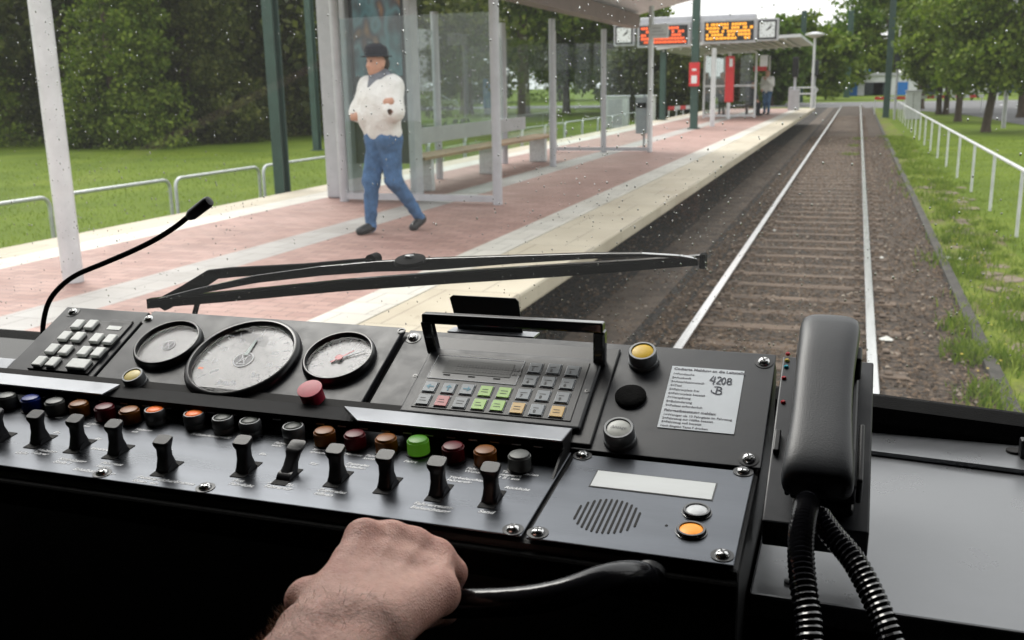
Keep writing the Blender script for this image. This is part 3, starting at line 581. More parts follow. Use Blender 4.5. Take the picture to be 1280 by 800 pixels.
# white lamp column close to the camera at far left
q = onz(92, 352, ZP); lp = empty('lamp_post', (q[0], q[1], ZP), 'white lamp post close to the camera at far left', 'lamp post')
post((q[0], q[1], ZP), 4.2, .072, M['whitepaint'], 'column', lp, 20)
s = MB(); s.lathe((np.array([q[0], q[1], ZP+4.2]), X1, Y1, Z1), [(.07, 0), (.3, .1), (.3, .16), (.05, .22)]); s.build('lamp_head', M['whitepaint'], lp)
# post with timetable sign and bin
q = onz(812, 190, ZP); sp = empty('sign_post', (q[0], q[1], ZP), 'white post with a small sign at the end of the near shelter', 'sign post')
post((q[0], q[1], ZP), 2.75, .05, M['whitepaint'], 'column', sp)
s = MB(); s.box(q[0]+.0, q[0]+.34, q[1]-.10, q[1]-.03, ZP+2.15, ZP+2.4); s.build('sign_board', M['whitepaint'], sp)
s = MB()
for i in range(3): s.box(q[0]+.03, q[0]+.31-.05*i, q[1]-.106, q[1]-.101, ZP+2.2+.06*i, ZP+2.225+.06*i)
s.build('printed_lines', M['greypaint'], sp)
lb = empty('litter_bin', (q[0]-.12, q[1]+.1, ZP), 'grey litter bin behind the white sign post', 'litter bin')
s = MB(); s.box(q[0]-.3, q[0]-.07, q[1]+.06, q[1]+.3, ZP+.35, ZP+1.05); s.build('bin_body', M['greypaint'], lb, bev=.02)
s = MB(); s.box(q[0]-.2, q[0]-.16, q[1]+.3, q[1]+.34, ZP, ZP+1.1); s.build('stand', M['greypaint'], lb)
s = MB(); s.box(q[0]-.28, q[0]-.09, q[1]+.045, q[1]+.058, ZP+.85, ZP+.95); s.build('slot', M['rubber'], lb)
# departure boards with clocks
def led_mat(nm, c, st): return mat(nm, (.02, .01, .005), .4, emit=c, estr=st)
M['ledred'] = led_mat('red_led', (1, .13, .03), .9); M['ledamb'] = led_mat('amber_led', (1, .40, .03), .95)
YD = 31.
def board(xa, xb, za, zb, ledm, lab, rot, seed):
    c = np.array([(xa+xb)/2, YD, (za+zb)/2]); u = np.array([math.cos(rot), math.sin(rot), 0]); fr = (c, u, Z1, np.cross(u, Z1)); W = (xb-xa)/2; H = (zb-za)/2
    r = empty('departure_board', c, lab, 'departure board', 'departure boards over the platform')
    s = MB(); s.boxf(fr, -W, W, -H, H, -.3, 0); s.build('housing', M['greypaint'], r, bev=.01)
    s = MB(); s.boxf(fr, -W+.07, W-.07, -H+.07, H-.07, .001, .02); s.build('screen', mat('led_screen', (.02, .018, .02), .3), r)
    s = MB(); rnd = random.Random(seed)
    rows = 5
    for i in range(rows):
        zc = H-.12-(2*H-.2)*(i+.3)/rows; x = -W+.12
        while x < W-.16:
            wd = rnd.uniform(.05, .11)
            if rnd.random() < .80:
                s.boxf(fr, x, x+wd*.8, zc-.036, zc+.036, .021, .024)
            x += wd
    s.build('led_text', ledm, r)
    return fr
def clock(c, u, lab, sz=.30):
    fr = (c, u, Z1, np.cross(u, Z1)); o = empty('platform_clock', c, lab, 'clock', 'square clocks beside the departure boards')
    s = MB(); s.boxf(fr, -sz-.05, sz+.05, -sz-.05, sz+.05, -.25, 0); s.build('housing', M['greypaint'], o, bev=.01)
    s = MB(); s.boxf(fr, -sz, sz, -sz, sz, .001, .015); s.build('frame', M['ring'], o)
    s = MB(); s.boxf(fr, -sz+.05, sz-.05, -sz+.05, sz-.05, .016, .02); s.build('dial', mat('clock_dial', (.75, .78, .8), .4), o)
    s = MB()
    for k in range(12):
        t = k*math.pi/6; d = u*math.sin(t)+Z1*math.cos(t); p = np.cross(d, fr[3]); cc_ = c+fr[3]*.022; R = sz-.06
        s.add([cc_+d*(R-.05)+p*.008, cc_+d*(R-.05)-p*.008, cc_+d*R-p*.008, cc_+d*R+p*.008], [(0, 1, 2, 3)])
    s.build('hour_marks', M['ring'], o)
    for t, L, wd in ((.75, .19, .012), (1.05, .13, .016)):
        d = u*math.sin(t)+Z1*math.cos(t); p = np.cross(d, fr[3]); cc_ = c+fr[3]*(.024+wd*.1); s = MB(); s.add([cc_-d*.03+p*wd, cc_-d*.03-p*wd, cc_+d*L-p*wd, cc_+d*L+p*wd], [(0, 1, 2, 3)]); s.build('hand', M['ring'], o)
P = lambda x, y: ony(x, y, YD)
a, b = P(797, 30), P(861, 58); board(a[0], b[0]+.02, b[2]+.0, a[2]+.0, M['ledred'], 'left departure board with red lettering', .06, 3)
a, b = P(878, 25), P(944, 53); board(a[0], b[0]+.02, b[2], a[2], M['ledamb'], 'right departure board with amber lettering', -.03, 9)
clock(P(780, 44), np.array([1., .03, 0]), 'square clock left of the red departure board', .27); clock(P(959, 37), np.array([1., -.02, 0]), 'square clock right of the amber departure board', .27)
gt = empty('board_carrier', (P(892, 100)[0], YD+.2, ZP), 'grey carrier box and white post holding the departure boards', 'sign carrier')
q = P(892, 60); post((q[0], YD+.15, ZP), q[2]-ZP, .075, M['whitepaint'], 'post', gt)
s = MB(); a = P(793, 31); b = P(944, 17); s.box(a[0]+.1, b[0], YD+.32, YD+.7, a[2]-.55, a[2]+.22); s.build('carrier_box', M['greypaint'], gt, bev=.05)
sg = onx(867, 93, -4.4)
p = onz(867, 161, ZP); c = ony(868, 93, p[1]-.2); s = MB(); s.box(c[0]-.15, c[0]+.15, c[1]-.04, c[1], c[2]-.33, c[2]+.33)
so = empty('stop_sign', c, 'small red and white sign on the green platform mast', 'sign'); s.build('plate', M['red'], so, bev=.01)
s = MB(); s.box(c[0]-.08, c[0]+.08, c[1]-.05, c[1]-.043, c[2]-.25, c[2]-.03); s.box(c[0]-.06, c[0]+.06, c[1]-.05, c[1]-.043, c[2]+.1, c[2]+.16); s.build('emblem', M['white'], so)

# ------------------------------------------------------------------ shelter 2
s2 = empty('tram_shelter', (-4.6, 40, ZP), 'far white framed glass shelter with curved pale roof', 'shelter')
xa, xb, ya, yb = -5.55, -3.65, 38.6, 44.5
for x, y in ((xa, ya), (xb, ya), (xa, yb), (xb, yb), ((xa+xb)/2-.05, ya)): post((x, y, ZP), 2.38, .04, M['whitepaint'], 'post', s2)
for z in (.05, 1.15, 2.36): s = MB(); s.box(xa, xb, ya-.03, ya+.03, ZP+z, ZP+z+.07); s.build('crossbar', M['whitepaint'], s2)
s = MB(); s.box(xa+.05, xb-.05, ya-.004, ya+.004, ZP+.13, ZP+2.3); s.build('glass_panel', M['pane'], s2)
s = MB(); s.box(xa-.004, xa+.004, ya+.05, yb-.05, ZP+.13, ZP+2.3); s.build('glass_panel', M['pane'], s2)
s = MB(); ns = 8
vv = [(x, y, ZP+2.50+.45*t*(1-.35*t)+dz) for dz in (0, .1) for y in (36.5, 46) for t, x in [(i/ns, -7.0+i/ns*5.0) for i in range(ns+1)]]
k = ns+1; s.add(vv, [(i, i+1, k+i+1, k+i) for i in range(ns)]+[(2*k+i, 3*k+i, 3*k+i+1, 2*k+i+1) for i in range(ns)]+[(i, 2*k+i, 2*k+i+1, i+1) for i in range(ns)]+[(k+i, k+i+1, 3*k+i+1, 3*k+i) for i in range(ns)]+[(ns, 2*k+ns, 3*k+ns, k+ns), (0, k, 3*k, 2*k)])
s.build('roof', M['whitepaint'], s2)
s = MB()
for i in range(14): t = i/14; x = -6.8+t*4.6; z = ZP+2.48+.45*t*(1-.35*t); s.box(x, x+.05, 36.6, 45.9, z-.05, z-.002)
s.build('roof_ribs', M['galv'], s2)
q = ony(912, 100, 37.6); rs = empty('red_pillar_sign', (q[0], q[1], ZP), 'tall red sign on a white pole before the far shelter', 'sign')
post((q[0], q[1], ZP), 2.4, .045, M['whitepaint'], 'pole', rs)
zt, zb = ony(912, 70, 37.6)[2], ony(912, 128, 37.6)[2]; s = MB(); s.box(q[0]-.16, q[0]+.16, q[1]-.09, q[1]+.09, zb, zt); s.build('panel', M['red'], rs, bev=.05)
s = MB(); s.box(q[0]-.01, q[0]+.10, q[1]-.1, q[1]-.092, zt-.38, zt-.1); s.build('emblem', M['white'], rs)
q = ony(850+100, 86, 40.2); s = MB(); s.box(q[0]-.25, q[0]+.25, 40.2, 40.3, q[2]-.08, q[2]+.1); tag(s.build('red_notice', M['red']), 'narrow dark red notice hanging at the far shelter corner', 'notice')
q = ony(955, 76, 38.4); s = MB(); s.box(q[0]-.14, q[0]+.14, 38.38, 38.4, q[2]-.2, q[2]+.2); tag(s.build('timetable', M['whitepaint']), 'white timetable board hung at the far shelter corner', 'timetable')
# end of platform: lamp, railing, ticket machine
q = onz(1015, 138, ZP); q[1] = 50.5; q[0] = ony(1015, 120, 50.5)[0]; le = empty('lamp_post', (q[0], q[1], ZP), 'white lamp post at the far end of platform', 'lamp post')
zt = ony(1016, 45, 50.5)[2]; post((q[0], q[1], ZP), zt-ZP, .06, M['whitepaint'], 'column', le)
s = MB(); s.lathe((np.array([q[0], q[1], zt-.1]), X1, Y1, Z1), [(.08, 0), (.45, .14), (.45, .2), (.1, .28)]); s.build('lamp_head', M['whitepaint'], le)
s = MB(); z = ZP+1.0; xl = ony(985, 118, 51)[0]
s.tube([(xl, 51.8, ZP), (xl, 51.8, z), (-2.0, 51.8, z), (-1.9, 51.8, z-.1), (-2.0, 51.8, z-.3), (xl, 51.8, z-.3)], .03, 8); s.tube([(-2.0, 51.8, z-.05), (-2.0, 51.8, ZP)], .03, 8)
tag(s.build('end_railing', M['whitepaint']), 'rounded white railing closing the platform end', 'railing')
tm = empty('signal_post', (ony(993, 120, 49)[0], 49, ZP), 'grey signal post and box near the platform end', 'signal')
x = ony(993, 120, 49)[0]; post((x, 49, ZP), 2.4, .06, M['greypaint'], 'pole', tm)
s = MB(); s.box(x-.14, x+.14, 48.8, 48.93, ZP+1.5, ZP+2.4); s.build('signal_head', M['ring'], tm, bev=.02)
s = MB(); s.box(x-.25, x+.25, 48.6, 48.93, ZP, ZP+.95); s.build('box', M['greypaint'], tm, bev=.02)
# cabinets on the left lawn behind the railing
q = onz(782, 160, ZG)
for dx, w_, h_, lb_ in ((-.55, 1.25, 1.5, 'white utility cabinet, left of pair, behind the hoop railings'), (.95, .9, 1.5, 'white utility cabinet with dark door, right of pair')):
    r = empty('utility_cabinet', (q[0]+dx, q[1], ZG), lb_, 'cabinet', 'white cabinets left of the platform')
    s = MB(); s.box(q[0]+dx-w_/2, q[0]+dx+w_/2, q[1], q[1]+.5, ZG, ZG+h_); s.build('housing', M['whitepaint'], r, bev=.02)
    s = MB(); s.box(q[0]+dx-w_/2-.05, q[0]+dx+w_/2+.05, q[1]-.05, q[1]+.55, ZG+h_, ZG+h_+.08); s.build('lid', M['whitepaint'], r, bev=.02)
    s = MB(); s.box(q[0]+dx-w_*.3, q[0]+dx+w_*.3, q[1]-.01, q[1]-.002, ZG+.15, ZG+h_-.1); s.build('door', M['greypaint'] if dx < 0 else M['glass_dark'], r)
def barrier(p0, p1, z0, h, lab):
    p0 = np.array(p0, float); p1 = np.array(p1, float); r = empty('barrier', p0, lab, 'barrier', 'red and white barriers'); L = np.linalg.norm(p1-p0); u = (p1-p0)/L; n_ = max(2, int(L/.45)); v = np.cross(u, Z1)
    for ci, nm, mm in ((0, 'red_bands', M['red']), (1, 'white_bands', M['whitepaint'])):
        s = MB()
        for k in range(n_):
            if k % 2 == ci:
                s.boxf((p0, u, v, Z1), L*k/n_, L*(k+1)/n_, -.02, .02, h-.18, h)
        s.build(nm, mm, r)
    for t in (.02, .35, .65, .98): post(p0+u*L*t, h-.18, .03, M['whitepaint'], 'post', r, 8)
a = onz(835, 161, ZG); b = onz(880, 154, ZG); b[1] = a[1]+2
barrier((a[0], a[1], ZG), (b[0], b[1], ZG), ZG, 1.05, 'red and white barrier behind the green platform masts')
a = onz(1092, 143, ZG); barrier((a[0], 66, ZG), (onz(1130, 143, ZG)[0], 66, ZG), ZG, 1.1, 'red and white barrier beside the green mast right of rails')
barrier((3.2, 67, ZG), (7.4, 69, ZG), ZG, 1.1, 'red and white barrier behind the white street cabinet')
q = onz(1140, 149, ZG); r = empty('street_cabinet', q, 'white street cabinet at the far end of the railing', 'cabinet')
s = MB(); s.box(q[0]-.38, q[0]+.38, q[1], q[1]+.4, ZG, ZG+1.45); s.build('housing', M['whitepaint'], r, bev=.02)
s = MB(); s.box(q[0]-.42, q[0]+.42, q[1]-.04, q[1]+.44, ZG+1.45, ZG+1.53); s.build('lid', M['greypaint'], r, bev=.02)
s = MB(); s.box(q[0]-.01, q[0]+.01, q[1]-.012, q[1]-.002, ZG+.1, ZG+1.4); s.build('door_gap', M['ring'], r)
# traffic signals
for px, Y_, hpx, lb_ in ((1119, 58, 36, 'grey signal mast with black traffic light beside the green mast'), (1017, 70, 75, 'black traffic light standing beyond the platform lamp')):
    q = ony(px, 130, Y_); q[2] = ZG; r = empty('traffic_light', q, lb_, 'traffic light'); zt = ony(px, hpx, Y_)[2]
    post(q, zt-ZG, .06, M['greypaint'], 'pole', r)
    s = MB(); c = ony(px+3, hpx+38 if px > 1100 else hpx+10, Y_); s.box(c[0]-.18, c[0]+.18, c[1]-.25, c[1]-.08, c[2]-.5, c[2]+.5); s.build('signal_head', M['ring'], r, bev=.03)
    s = MB()
    for k in (-.3, 0, .3): s.lathe((c+np.array([0, -.252, k]), X1, Z1, -Y1), [(.11, 0), (.11, .06), (.09, .06)])
    s.build('lenses', M['glass_dark'], r)
# lamp pole, blue sign, small trees far right
q = onz(1254, 160, ZG); r = empty('street_lamp', q, 'grey street lamp pole between the right trees and the road', 'street lamp')
post(q, 7, .09, M['greypaint'], 'pole', r); s = MB(); s.box(q[0]-.1, q[0]+1.2, q[1]-.1, q[1]+.1, ZG+7, ZG+7.12); s.build('lamp_arm', M['greypaint'], r)
q = onz(1246, 128, ZG); r = empty('keep_right_sign', q, 'round blue traffic sign on a short post across the street', 'traffic sign'); post(q, 2.2, .05, M['whitepaint'], 'post', r)
s = MB(); s.lathe((q+np.array([0, -.06, 2.0]), X1, Z1, -Y1), [(.42, -.02), (.42, .0), (.4, .01)]); s.build('disc', M['blue'], r)
s = MB(); s.boxf((q+np.array([0, -.08, 2.0]), np.array([.7, 0, .7]), np.array([-.7, 0, .7]), -Y1), -.25, .2, -.05, .05, 0, .006); s.build('arrow', M['white'], r)
# long white building far behind
q = onz(1066, 114, ZG); yb_ = 150
def bpt(px, py): return ony(px, py, yb_)
bd = empty('white_building', (bpt(1130, 110)[0], yb_, ZG), 'long low white building with blue doors beyond the crossing', 'building')
xl, xr = bpt(1062, 110)[0], bpt(1215, 110)[0]; zt = bpt(1130, 94)[2]
s = MB(); s.box(xl, xr, yb_, yb_+12, ZG, zt); s.build('wall', M['whitepaint'], bd)
s = MB(); s.box(xl-.3, xr+.3, yb_-.3, yb_+12.3, zt, zt+.35); s.build('roof', M['greypaint'], bd)
for px, w_ in ((1066, 1.3), (1092, 2.4), (1101, 2.), (1128, 1.4), (1165, 2.)):
    x = bpt(px, 110)[0]; s = MB(); s.box(x-w_/2, x+w_/2, yb_-.08, yb_-.01, ZG, zt-.9); s.build('door', M['blue'] if px in (1066, 1128) else M['glass_dark'], bd)
x = bpt(1078, 92)[0]; s = MB(); s.box(x-.5, x+1.0, yb_-.2, yb_-.05, zt+.36, zt+.9); s.build('roof_sign', M['blue'], bd)
# parked cars
def car(p, rz, m, lab, grp):
    r = empty('parked_car', (0, 0, 0), lab, 'car', grp)
    s = MB(); prof = [(-2.1, .35), (-2.12, .75), (-1.9, .92), (-1.3, .98), (-.7, 1.38), (.6, 1.42), (1.25, 1.02), (1.95, .92), (2.12, .65), (2.1, .35)]
    n = len(prof); s.add([(x, y*(.86 if z > 1.1 else 1), z) for y in (-.85, .85) for x, z in prof], [tuple(range(n-1, -1, -1)), tuple(range(n, 2*n))]+[(i, (i+1) % n, (i+1) % n+n, i+n) for i in range(n)])
    s.build('body', m, r, bev=.06, seg=3)
    s = MB(); 
    for sy_ in (-1, 1): s.add([(x, sy_*(.865 if z < 1.1 else .745), z) for x, z in ((-1.15, 1.02), (-.65, 1.33), (.5, 1.36), (1.05, 1.03))], [(0, 1, 2, 3)])
    s.build('side_windows', M['glass_dark'], r)
    for x in (-1.3, 1.35):
        for y in (-.78, .78): s = MB(); s.cyl((x, y-.1, .33), (x, y+.1, .33), .33, n=20); wo = s.build('wheel', M['tyre'], r); s = MB(); s.cyl((x, y-.11, .33), (x, y+.11, .33), .2, n=12); s.build('rim', M['greypaint'], wo)
    r.location = tuple(map(float, p)); r.rotation_euler = (0, 0, rz); return r
cm1 = mat('silver_paint', (.6, .62, .64), .25, .4); cm2 = mat('blue_car_paint', (.05, .12, .3), .25, .2); cm3 = mat('white_car_paint', (.7, .7, .7), .3)
q = CAM+ray(545, 132)/np.hypot(*ray(545, 132)[:2])*98; car((q[0], q[1], ZG), .5, cm1, 'silver car parked beyond the lawn, seen through shelter glass', 'parked cars')
for px, py, m_, lb_ in ((1232, 116, cm3, 'white car parked across the street at far right'), (1270, 114, cm2, 'blue car parked beside the white car at far right')):
    q = ony(px, py, 135); q = np.array([q[0], 135, ZG]); car(q, .1, m_, lb_, 'parked cars')
for px, lb_ in ((652-20, 'blue poster board far behind thick shelter post'),):
    q = onz(612, 143, ZG); r = empty('poster_board', q, lb_, 'poster board'); s = MB(); s.box(q[0]-.5, q[0]+.5, q[1], q[1]+.15, ZG+.5, ZG+2.8); s.build('board', mat('pale_blue', (.12, .25, .42), .5), r); s = MB(); s.box(q[0]-.45, q[0]+.45, q[1]+.02, q[1]+.12, ZG, ZG+.5); s.build('foot', M['greypaint'], r)
# ================================================================== PEOPLE ON THE PLATFORM
skin_far = mat('skin_far', (.50, .27, .19), .55, 0, .08, 20); M['jeans'] = mat('blue_denim', (.055, .12, .24), .85, 0, .35, 9, .3, 90); M['whitecoat'] = mat('white_knit', (.72, .71, .69), .85, 0, .06, 14, .5, 60)
M['darkcloth'] = mat('dark_cloth', (.02, .021, .03), .85, 0, .3, 10); M['shoe'] = mat('black_shoe', (.015, .015, .017), .45); M['greycloth'] = mat('grey_scarf', (.16, .17, .20), .9, 0, .4, 25, .6, 60)
M['hair'] = mat('dark_hair', (.03, .02, .014), .7, 0, .4, 60, .5, 200); M['browncloth'] = mat('brown_cloth', (.16, .11, .08), .85, 0, .3, 10)
M['lip'] = mat('lips', (.32, .10, .08), .5)
def person(loc, face, H, J, lab, top, legs, extra=(), res=.016, group=None, shoe='shoe', hair=True, hat=None, scarf=None):
    """J: joints in body space (x right, y forward, z up) for H=1"""
    loc = np.array(loc, float); f = np.array([face[0], face[1], 0.]); f /= np.linalg.norm(f); rt = np.cross(f, Z1)
    g = lambda p: loc+(rt*p[0]+f*p[1]+Z1*p[2])*H
    j = {k: g(v) for k, v in J.items()}; r = empty('person', loc, lab, 'person', group); c = lambda a, b, r0, r1: (j[a] if isinstance(a, str) else g(a), j[b] if isinstance(b, str) else g(b), r0*H, r1*H)
    hd = j['head']; up = Z1
    body = [(hd+f*.012*H-Z1*.022*H, hd+f*.004*H+Z1*.026*H, .044*H, .050*H), (hd+f*.052*H-Z1*.012*H, hd+f*.06*H-Z1*.02*H, .008*H, .010*H), (hd+f*.03*H-Z1*.05*H, hd+f*.038*H-Z1*.055*H, .018*H, .016*H),
            (hd+rt*.05*H-f*.005*H, hd+rt*.05*H-Z1*.02*H, .01*H, .008*H), (hd-rt*.05*H-f*.005*H, hd-rt*.05*H-Z1*.02*H, .01*H, .008*H), (hd-Z1*.04*H, j['neck'], .034*H, .036*H)]
    tor = [c('neck', 'chest', .04, .075), c('sh_l', 'sh_r', .04, .04), c('chest', 'belly', .085, .078), c('belly', 'pelvis', .078, .078)]
    arms = [c('sh_l', 'el_l', .036, .028), c('el_l', 'wr_l', .028, .02), c('sh_r', 'el_r', .036, .028), c('el_r', 'wr_r', .028, .02)]
    hands = []
    for sd_ in 'lr':
        d = j['wr_'+sd_]-j['el_'+sd_]; d /= np.linalg.norm(d); pth = np.cross(d, f); w0 = j['wr_'+sd_]
        hands.append((w0, w0+d*.045*H, .018*H, .020*H))
        for q in (-1.5, -.5, .5, 1.5): hands.append((w0+d*.05*H+Z1*q*.008*H, w0+d*.10*H+Z1*q*.009*H, .006*H, .005*H))
        hands.append((w0+d*.02*H, w0+d*.055*H+Z1*.025*H, .008*H, .006*H))
    lg = [c('hip_l', 'kn_l', .055, .038), c('kn_l', 'an_l', .036, .024), c('hip_r', 'kn_r', .055, .038), c('kn_r', 'an_r', .036, .024), c('hip_l', 'hip_r', .06, .06)]
    feet = [c('an_l', 'to_l', .026, .022), c('an_r', 'to_r', .026, .022)]
    thin = lambda L, k: [(a, b, r0*k, r1*k) for a, b, r0, r1 in L]
    blob_mesh('body', body+thin(tor, .85)+thin(arms, .8)+hands+thin(lg, .8)+thin(feet, .8), .008*H, res*.8, skin_far, r)
    for e_ in (-1, 1):
        s = MB(); s.lathe((hd+f*.052*H+rt*e_*.018*H+Z1*.004*H, rt, Z1, f), [(.006*H, 0), (.006*H, .003*H), (.002*H, .005*H)], 10); s.build('eye', M['hair'], r)
    s = MB(); s.lathe((hd+f*.049*H-Z1*.040*H, rt*1.9, Z1*.5, f), [(.008*H, 0), (.008*H, .004*H)], 12); s.build('mouth', M['lip'], r)
    blob_mesh('jacket', tor+thin(arms, 1.25)+[c((-.06, 0, .545), (.06, 0, .545), .062, .062), c((-.06, .02, .62), (.06, .02, .62), .074, .074), c((-.06, .015, .73), (.06, .015, .73), .08, .08), c('sh_l', 'el_l', .046, .038), c('sh_r', 'el_r', .046, .038), c('el_l', 'wr_l', .040, .032), c('el_r', 'wr_r', .040, .032)]+list(extra and [c(*e) for e in extra] or []), .012*H, res, M[top], r, fold=.006)
    blob_mesh('trousers', thin(lg, 1.12), .01*H, res, M[legs], r, fold=.010, ff=11.); blob_mesh('shoes', thin(feet, 1.15), .006*H, res*.8, M[shoe], r)
    if hair: blob_mesh('hair', [(hd+Z1*.03*H-f*.015*H, hd-f*.03*H-Z1*.01*H, .052*H, .045*H)], .006*H, res*.8, M['hair'], r)
    if hat:
        s = MB(); s.lathe((hd+Z1*.035*H, rt, f, Z1+f*.1), [(.062*H, -.01*H), (.064*H, .02*H), (.058*H, .045*H), (.03*H, .06*H), (.001, .062*H)], 24); ho = s.build('hat', M[hat], r)
        s = MB(); s.lathe((hd+Z1*.03*H, rt, f, Z1-f*.1), [(.05*H, .004*H), (.083*H, -.003*H), (.085*H, .0), (.05*H, .008*H)], 24); s.build('brim', M[hat], ho)
    if scarf: blob_mesh('scarf', [(j['neck']+rt*.03*H, j['neck']-rt*.03*H, .045*H, .045*H), (j['neck']+f*.04*H, j['chest']+f*.075*H, .03*H, .02*H)], .012*H, res*.9, M[scarf], r)
    return r
fo = onz(463, 293, ZP)
JW = dict(head=(0, .02, .925), neck=(0, 0, .845), chest=(0, .01, .74), belly=(0, 0, .62), pelvis=(0, 0, .57), sh_l=(-.105, 0, .80), sh_r=(.105, 0, .80),
          el_l=(-.155, .04, .665), wr_l=(.05, .075, .645), el_r=(.155, .04, .66), wr_r=(-.075, .062, .70), hip_l=(-.05, 0, .52), hip_r=(.05, 0, .52),
          kn_l=(-.05, -.02, .29), an_l=(-.06, -.20, .055), to_l=(-.07, -.13, .018), kn_r=(.045, .065, .285), an_r=(.04, .085, .035), to_r=(.035, .165, .02))
fdir = np.array([-.42, -.9]); fdir /= np.linalg.norm(fdir)
rootp = np.array([fo[0], fo[1], ZP])-np.array([fdir[0], fdir[1], 0])*.125*1.64-np.array([-fdir[1]*-1, 0, 0])*0
hh = ony(462, 60, rootp[1])[2]-ZP
person((rootp[0]+.0, rootp[1], ZP), fdir, min(1.72, hh/1.0), JW, 'man in white jacket, dark hat and jeans walking with folded arms', 'whitecoat', 'jeans', hair=True, hat='darkcloth', scarf='greycloth', res=.012)
JS = dict(head=(0, .03, .93), neck=(0, 0, .85), chest=(0, .0, .75), belly=(0, 0, .63), pelvis=(0, 0, .53), sh_l=(-.1, 0, .81), sh_r=(.1, 0, .81), el_l=(-.13, .04, .68), wr_l=(-.03, .12, .78), el_r=(.13, -.02, .66), wr_r=(.1, .08, .58),
          hip_l=(-.045, 0, .52), hip_r=(.045, 0, .52), kn_l=(-.045, .03, .29), an_l=(-.05, 0, .04), to_l=(-.055, .08, .02), kn_r=(.045, .02, .29), an_r=(.05, 0, .04), to_r=(.06, .08, .02))
q = onz(958, 143, ZP); person((q[0], q[1], ZP), (-.3, -1), ony(958, 88, q[1])[2]-ZP, JS, 'standing person in white top and jeans by the far shelter', 'whitecoat', 'jeans', res=.03)
q = onz(903, 140, ZP); person((ony(902, 120, 41.5)[0], 41.5, ZP), (.6, -1), 1.7, JS, 'standing person in brown top behind the far shelter glass', 'browncloth', 'darkcloth', res=.03)
JT = dict(head=(0, .08, .70), neck=(0, .02, .62), chest=(0, .02, .52), belly=(0, 0, .40), pelvis=(0, 0, .30), sh_l=(-.1, .02, .58), sh_r=(.1, .02, .58), el_l=(-.13, .08, .44), wr_l=(-.03, .2, .36), el_r=(.13, .08, .44), wr_r=(.03, .2, .36),
          hip_l=(-.05, 0, .28), hip_r=(.05, 0, .28), kn_l=(-.06, .25, .29), an_l=(-.06, .25, .04), to_l=(-.06, .33, .02), kn_r=(.06, .25, .29), an_r=(.06, .28, .04), to_r=(.06, .36, .02))
q = onz(940, 143, ZP); person((ony(937, 120, 41.2)[0], 41.2, ZP), (.8, -.6), 1.68, JT, 'seated person in dark clothes on the far shelter bench', 'darkcloth', 'darkcloth', res=.03)
b2 = empty('bench', (-4.4, 41.2, ZP), 'dark bench under the seated person in far shelter', 'bench')
s = MB(); s.box(-5.2, -4.1, 40.9, 41.5, ZP+.36, ZP+.42); s.build('seat', M['ring'], b2, bev=.01)
for x in (-5.1, -4.2): s = MB(); s.box(x-.04, x+.04, 41., 41.4, ZP, ZP+.36); s.build('leg', M['ring'], b2)

# ================================================================== TRAM CAB
B = CAM+np.array([-.136, .788, -.314])
def tilt(t): t = math.radians(t); return np.array([0, math.cos(t), math.sin(t)])
PU = Plane(B, X1, tilt(26)); PL = Plane(B, X1, tilt(6))
def poly(pl, px, h=0.): return [pl.at(x, y, h) for x, y in px]
def slab(s, pl, px, h, th=.003): return s.prism(poly(pl, px, h)[::-1], -(-pl.n)*th) if False else s.prism(poly(pl, px, h), pl.n*th)
def usl(s, pl, u0, u1, v0, v1, h0, h1): return s.boxf((pl.o, pl.u, pl.v, pl.n), u0, u1, v0, v1, h0, h1)
con = empty('driver_console', (-.3, .7, 1.2), 'black angled driver console with switches, indicator lamps, gauges and keys', 'control console')
# body
def xprism(s, x0, x1, yz): n = len(yz); return s.add([(x, y, z) for x in (x0, x1) for y, z in yz], [tuple(range(n)), tuple(range(2*n-1, n-1, -1))]+[(i, i+n, (i+1) % n+n, (i+1) % n) for i in range(n)])
e0 = PL.w(0, -.1455, -.004); e1 = PL.w(0, 0, -.004); e2 = PU.w(0, .150, -.004)
s = MB(); xprism(s, -.888, B[0]+.0765, [(e0[1]+.006, 1.30), (e0[1]-.001, e0[2]-.012), (e0[1], e0[2]), (e1[1], e1[2]), (e2[1], e2[2]), (e2[1]+.03, e2[2]-.02), (e2[1]+.03, 1.30)])
s.build('housing', M['body'], con, bev=.004)
s = MB(); s.box(-1.15, B[0]+.0765, e0[1]-.008, e0[1]+.004, e0[2]-.030, e0[2]-.006); s.build('front_edge_trim', M['rubber'], con, bev=.004, seg=3)
s = MB(); s.box(-1.15, B[0]+.073, e0[1]-.002, e0[1]+.01, 1.50, e0[2]-.028); s.build('front_panel', M['body'], con, bev=.003)
s = MB(); s.box(-1.15, B[0]+.06, e0[1]+.05, e0[1]+.06, 1.0, 1.50); s.build('knee_panel', M['darkred'], con)
def screw(pl, px, py, h=.0, r=.0056, name='screw'):
    a, b = pl.uv(px, py, h+.003); fr = pl.frame(a, b, h); s = MB()
    s.lathe(fr, [(r, 0), (r, .001), (r*.85, .0028), (r*.5, .0038)], 20); o = s.build(name, M['steel'], con)
    t = random.uniform(0, 1.5); s = MB(); oo, u, v, n = fr; u2 = u*math.cos(t)+v*math.sin(t); v2 = v*math.cos(t)-u*math.sin(t)
    s.boxf((oo, u2, v2, n), -r*.62, r*.62, -r*.12, r*.12, .003, .00395); s.boxf((oo, u2, v2, n), -r*.12, r*.12, -r*.62, r*.62, .003, .00396); s.build('slot', M['ring'], o)
    s = MB(); s.lathe(fr, [(r*1.5, .0001), (r*1.5, .0006), (r, .0007)], 20); s.build('washer', M['ring'], o); return o
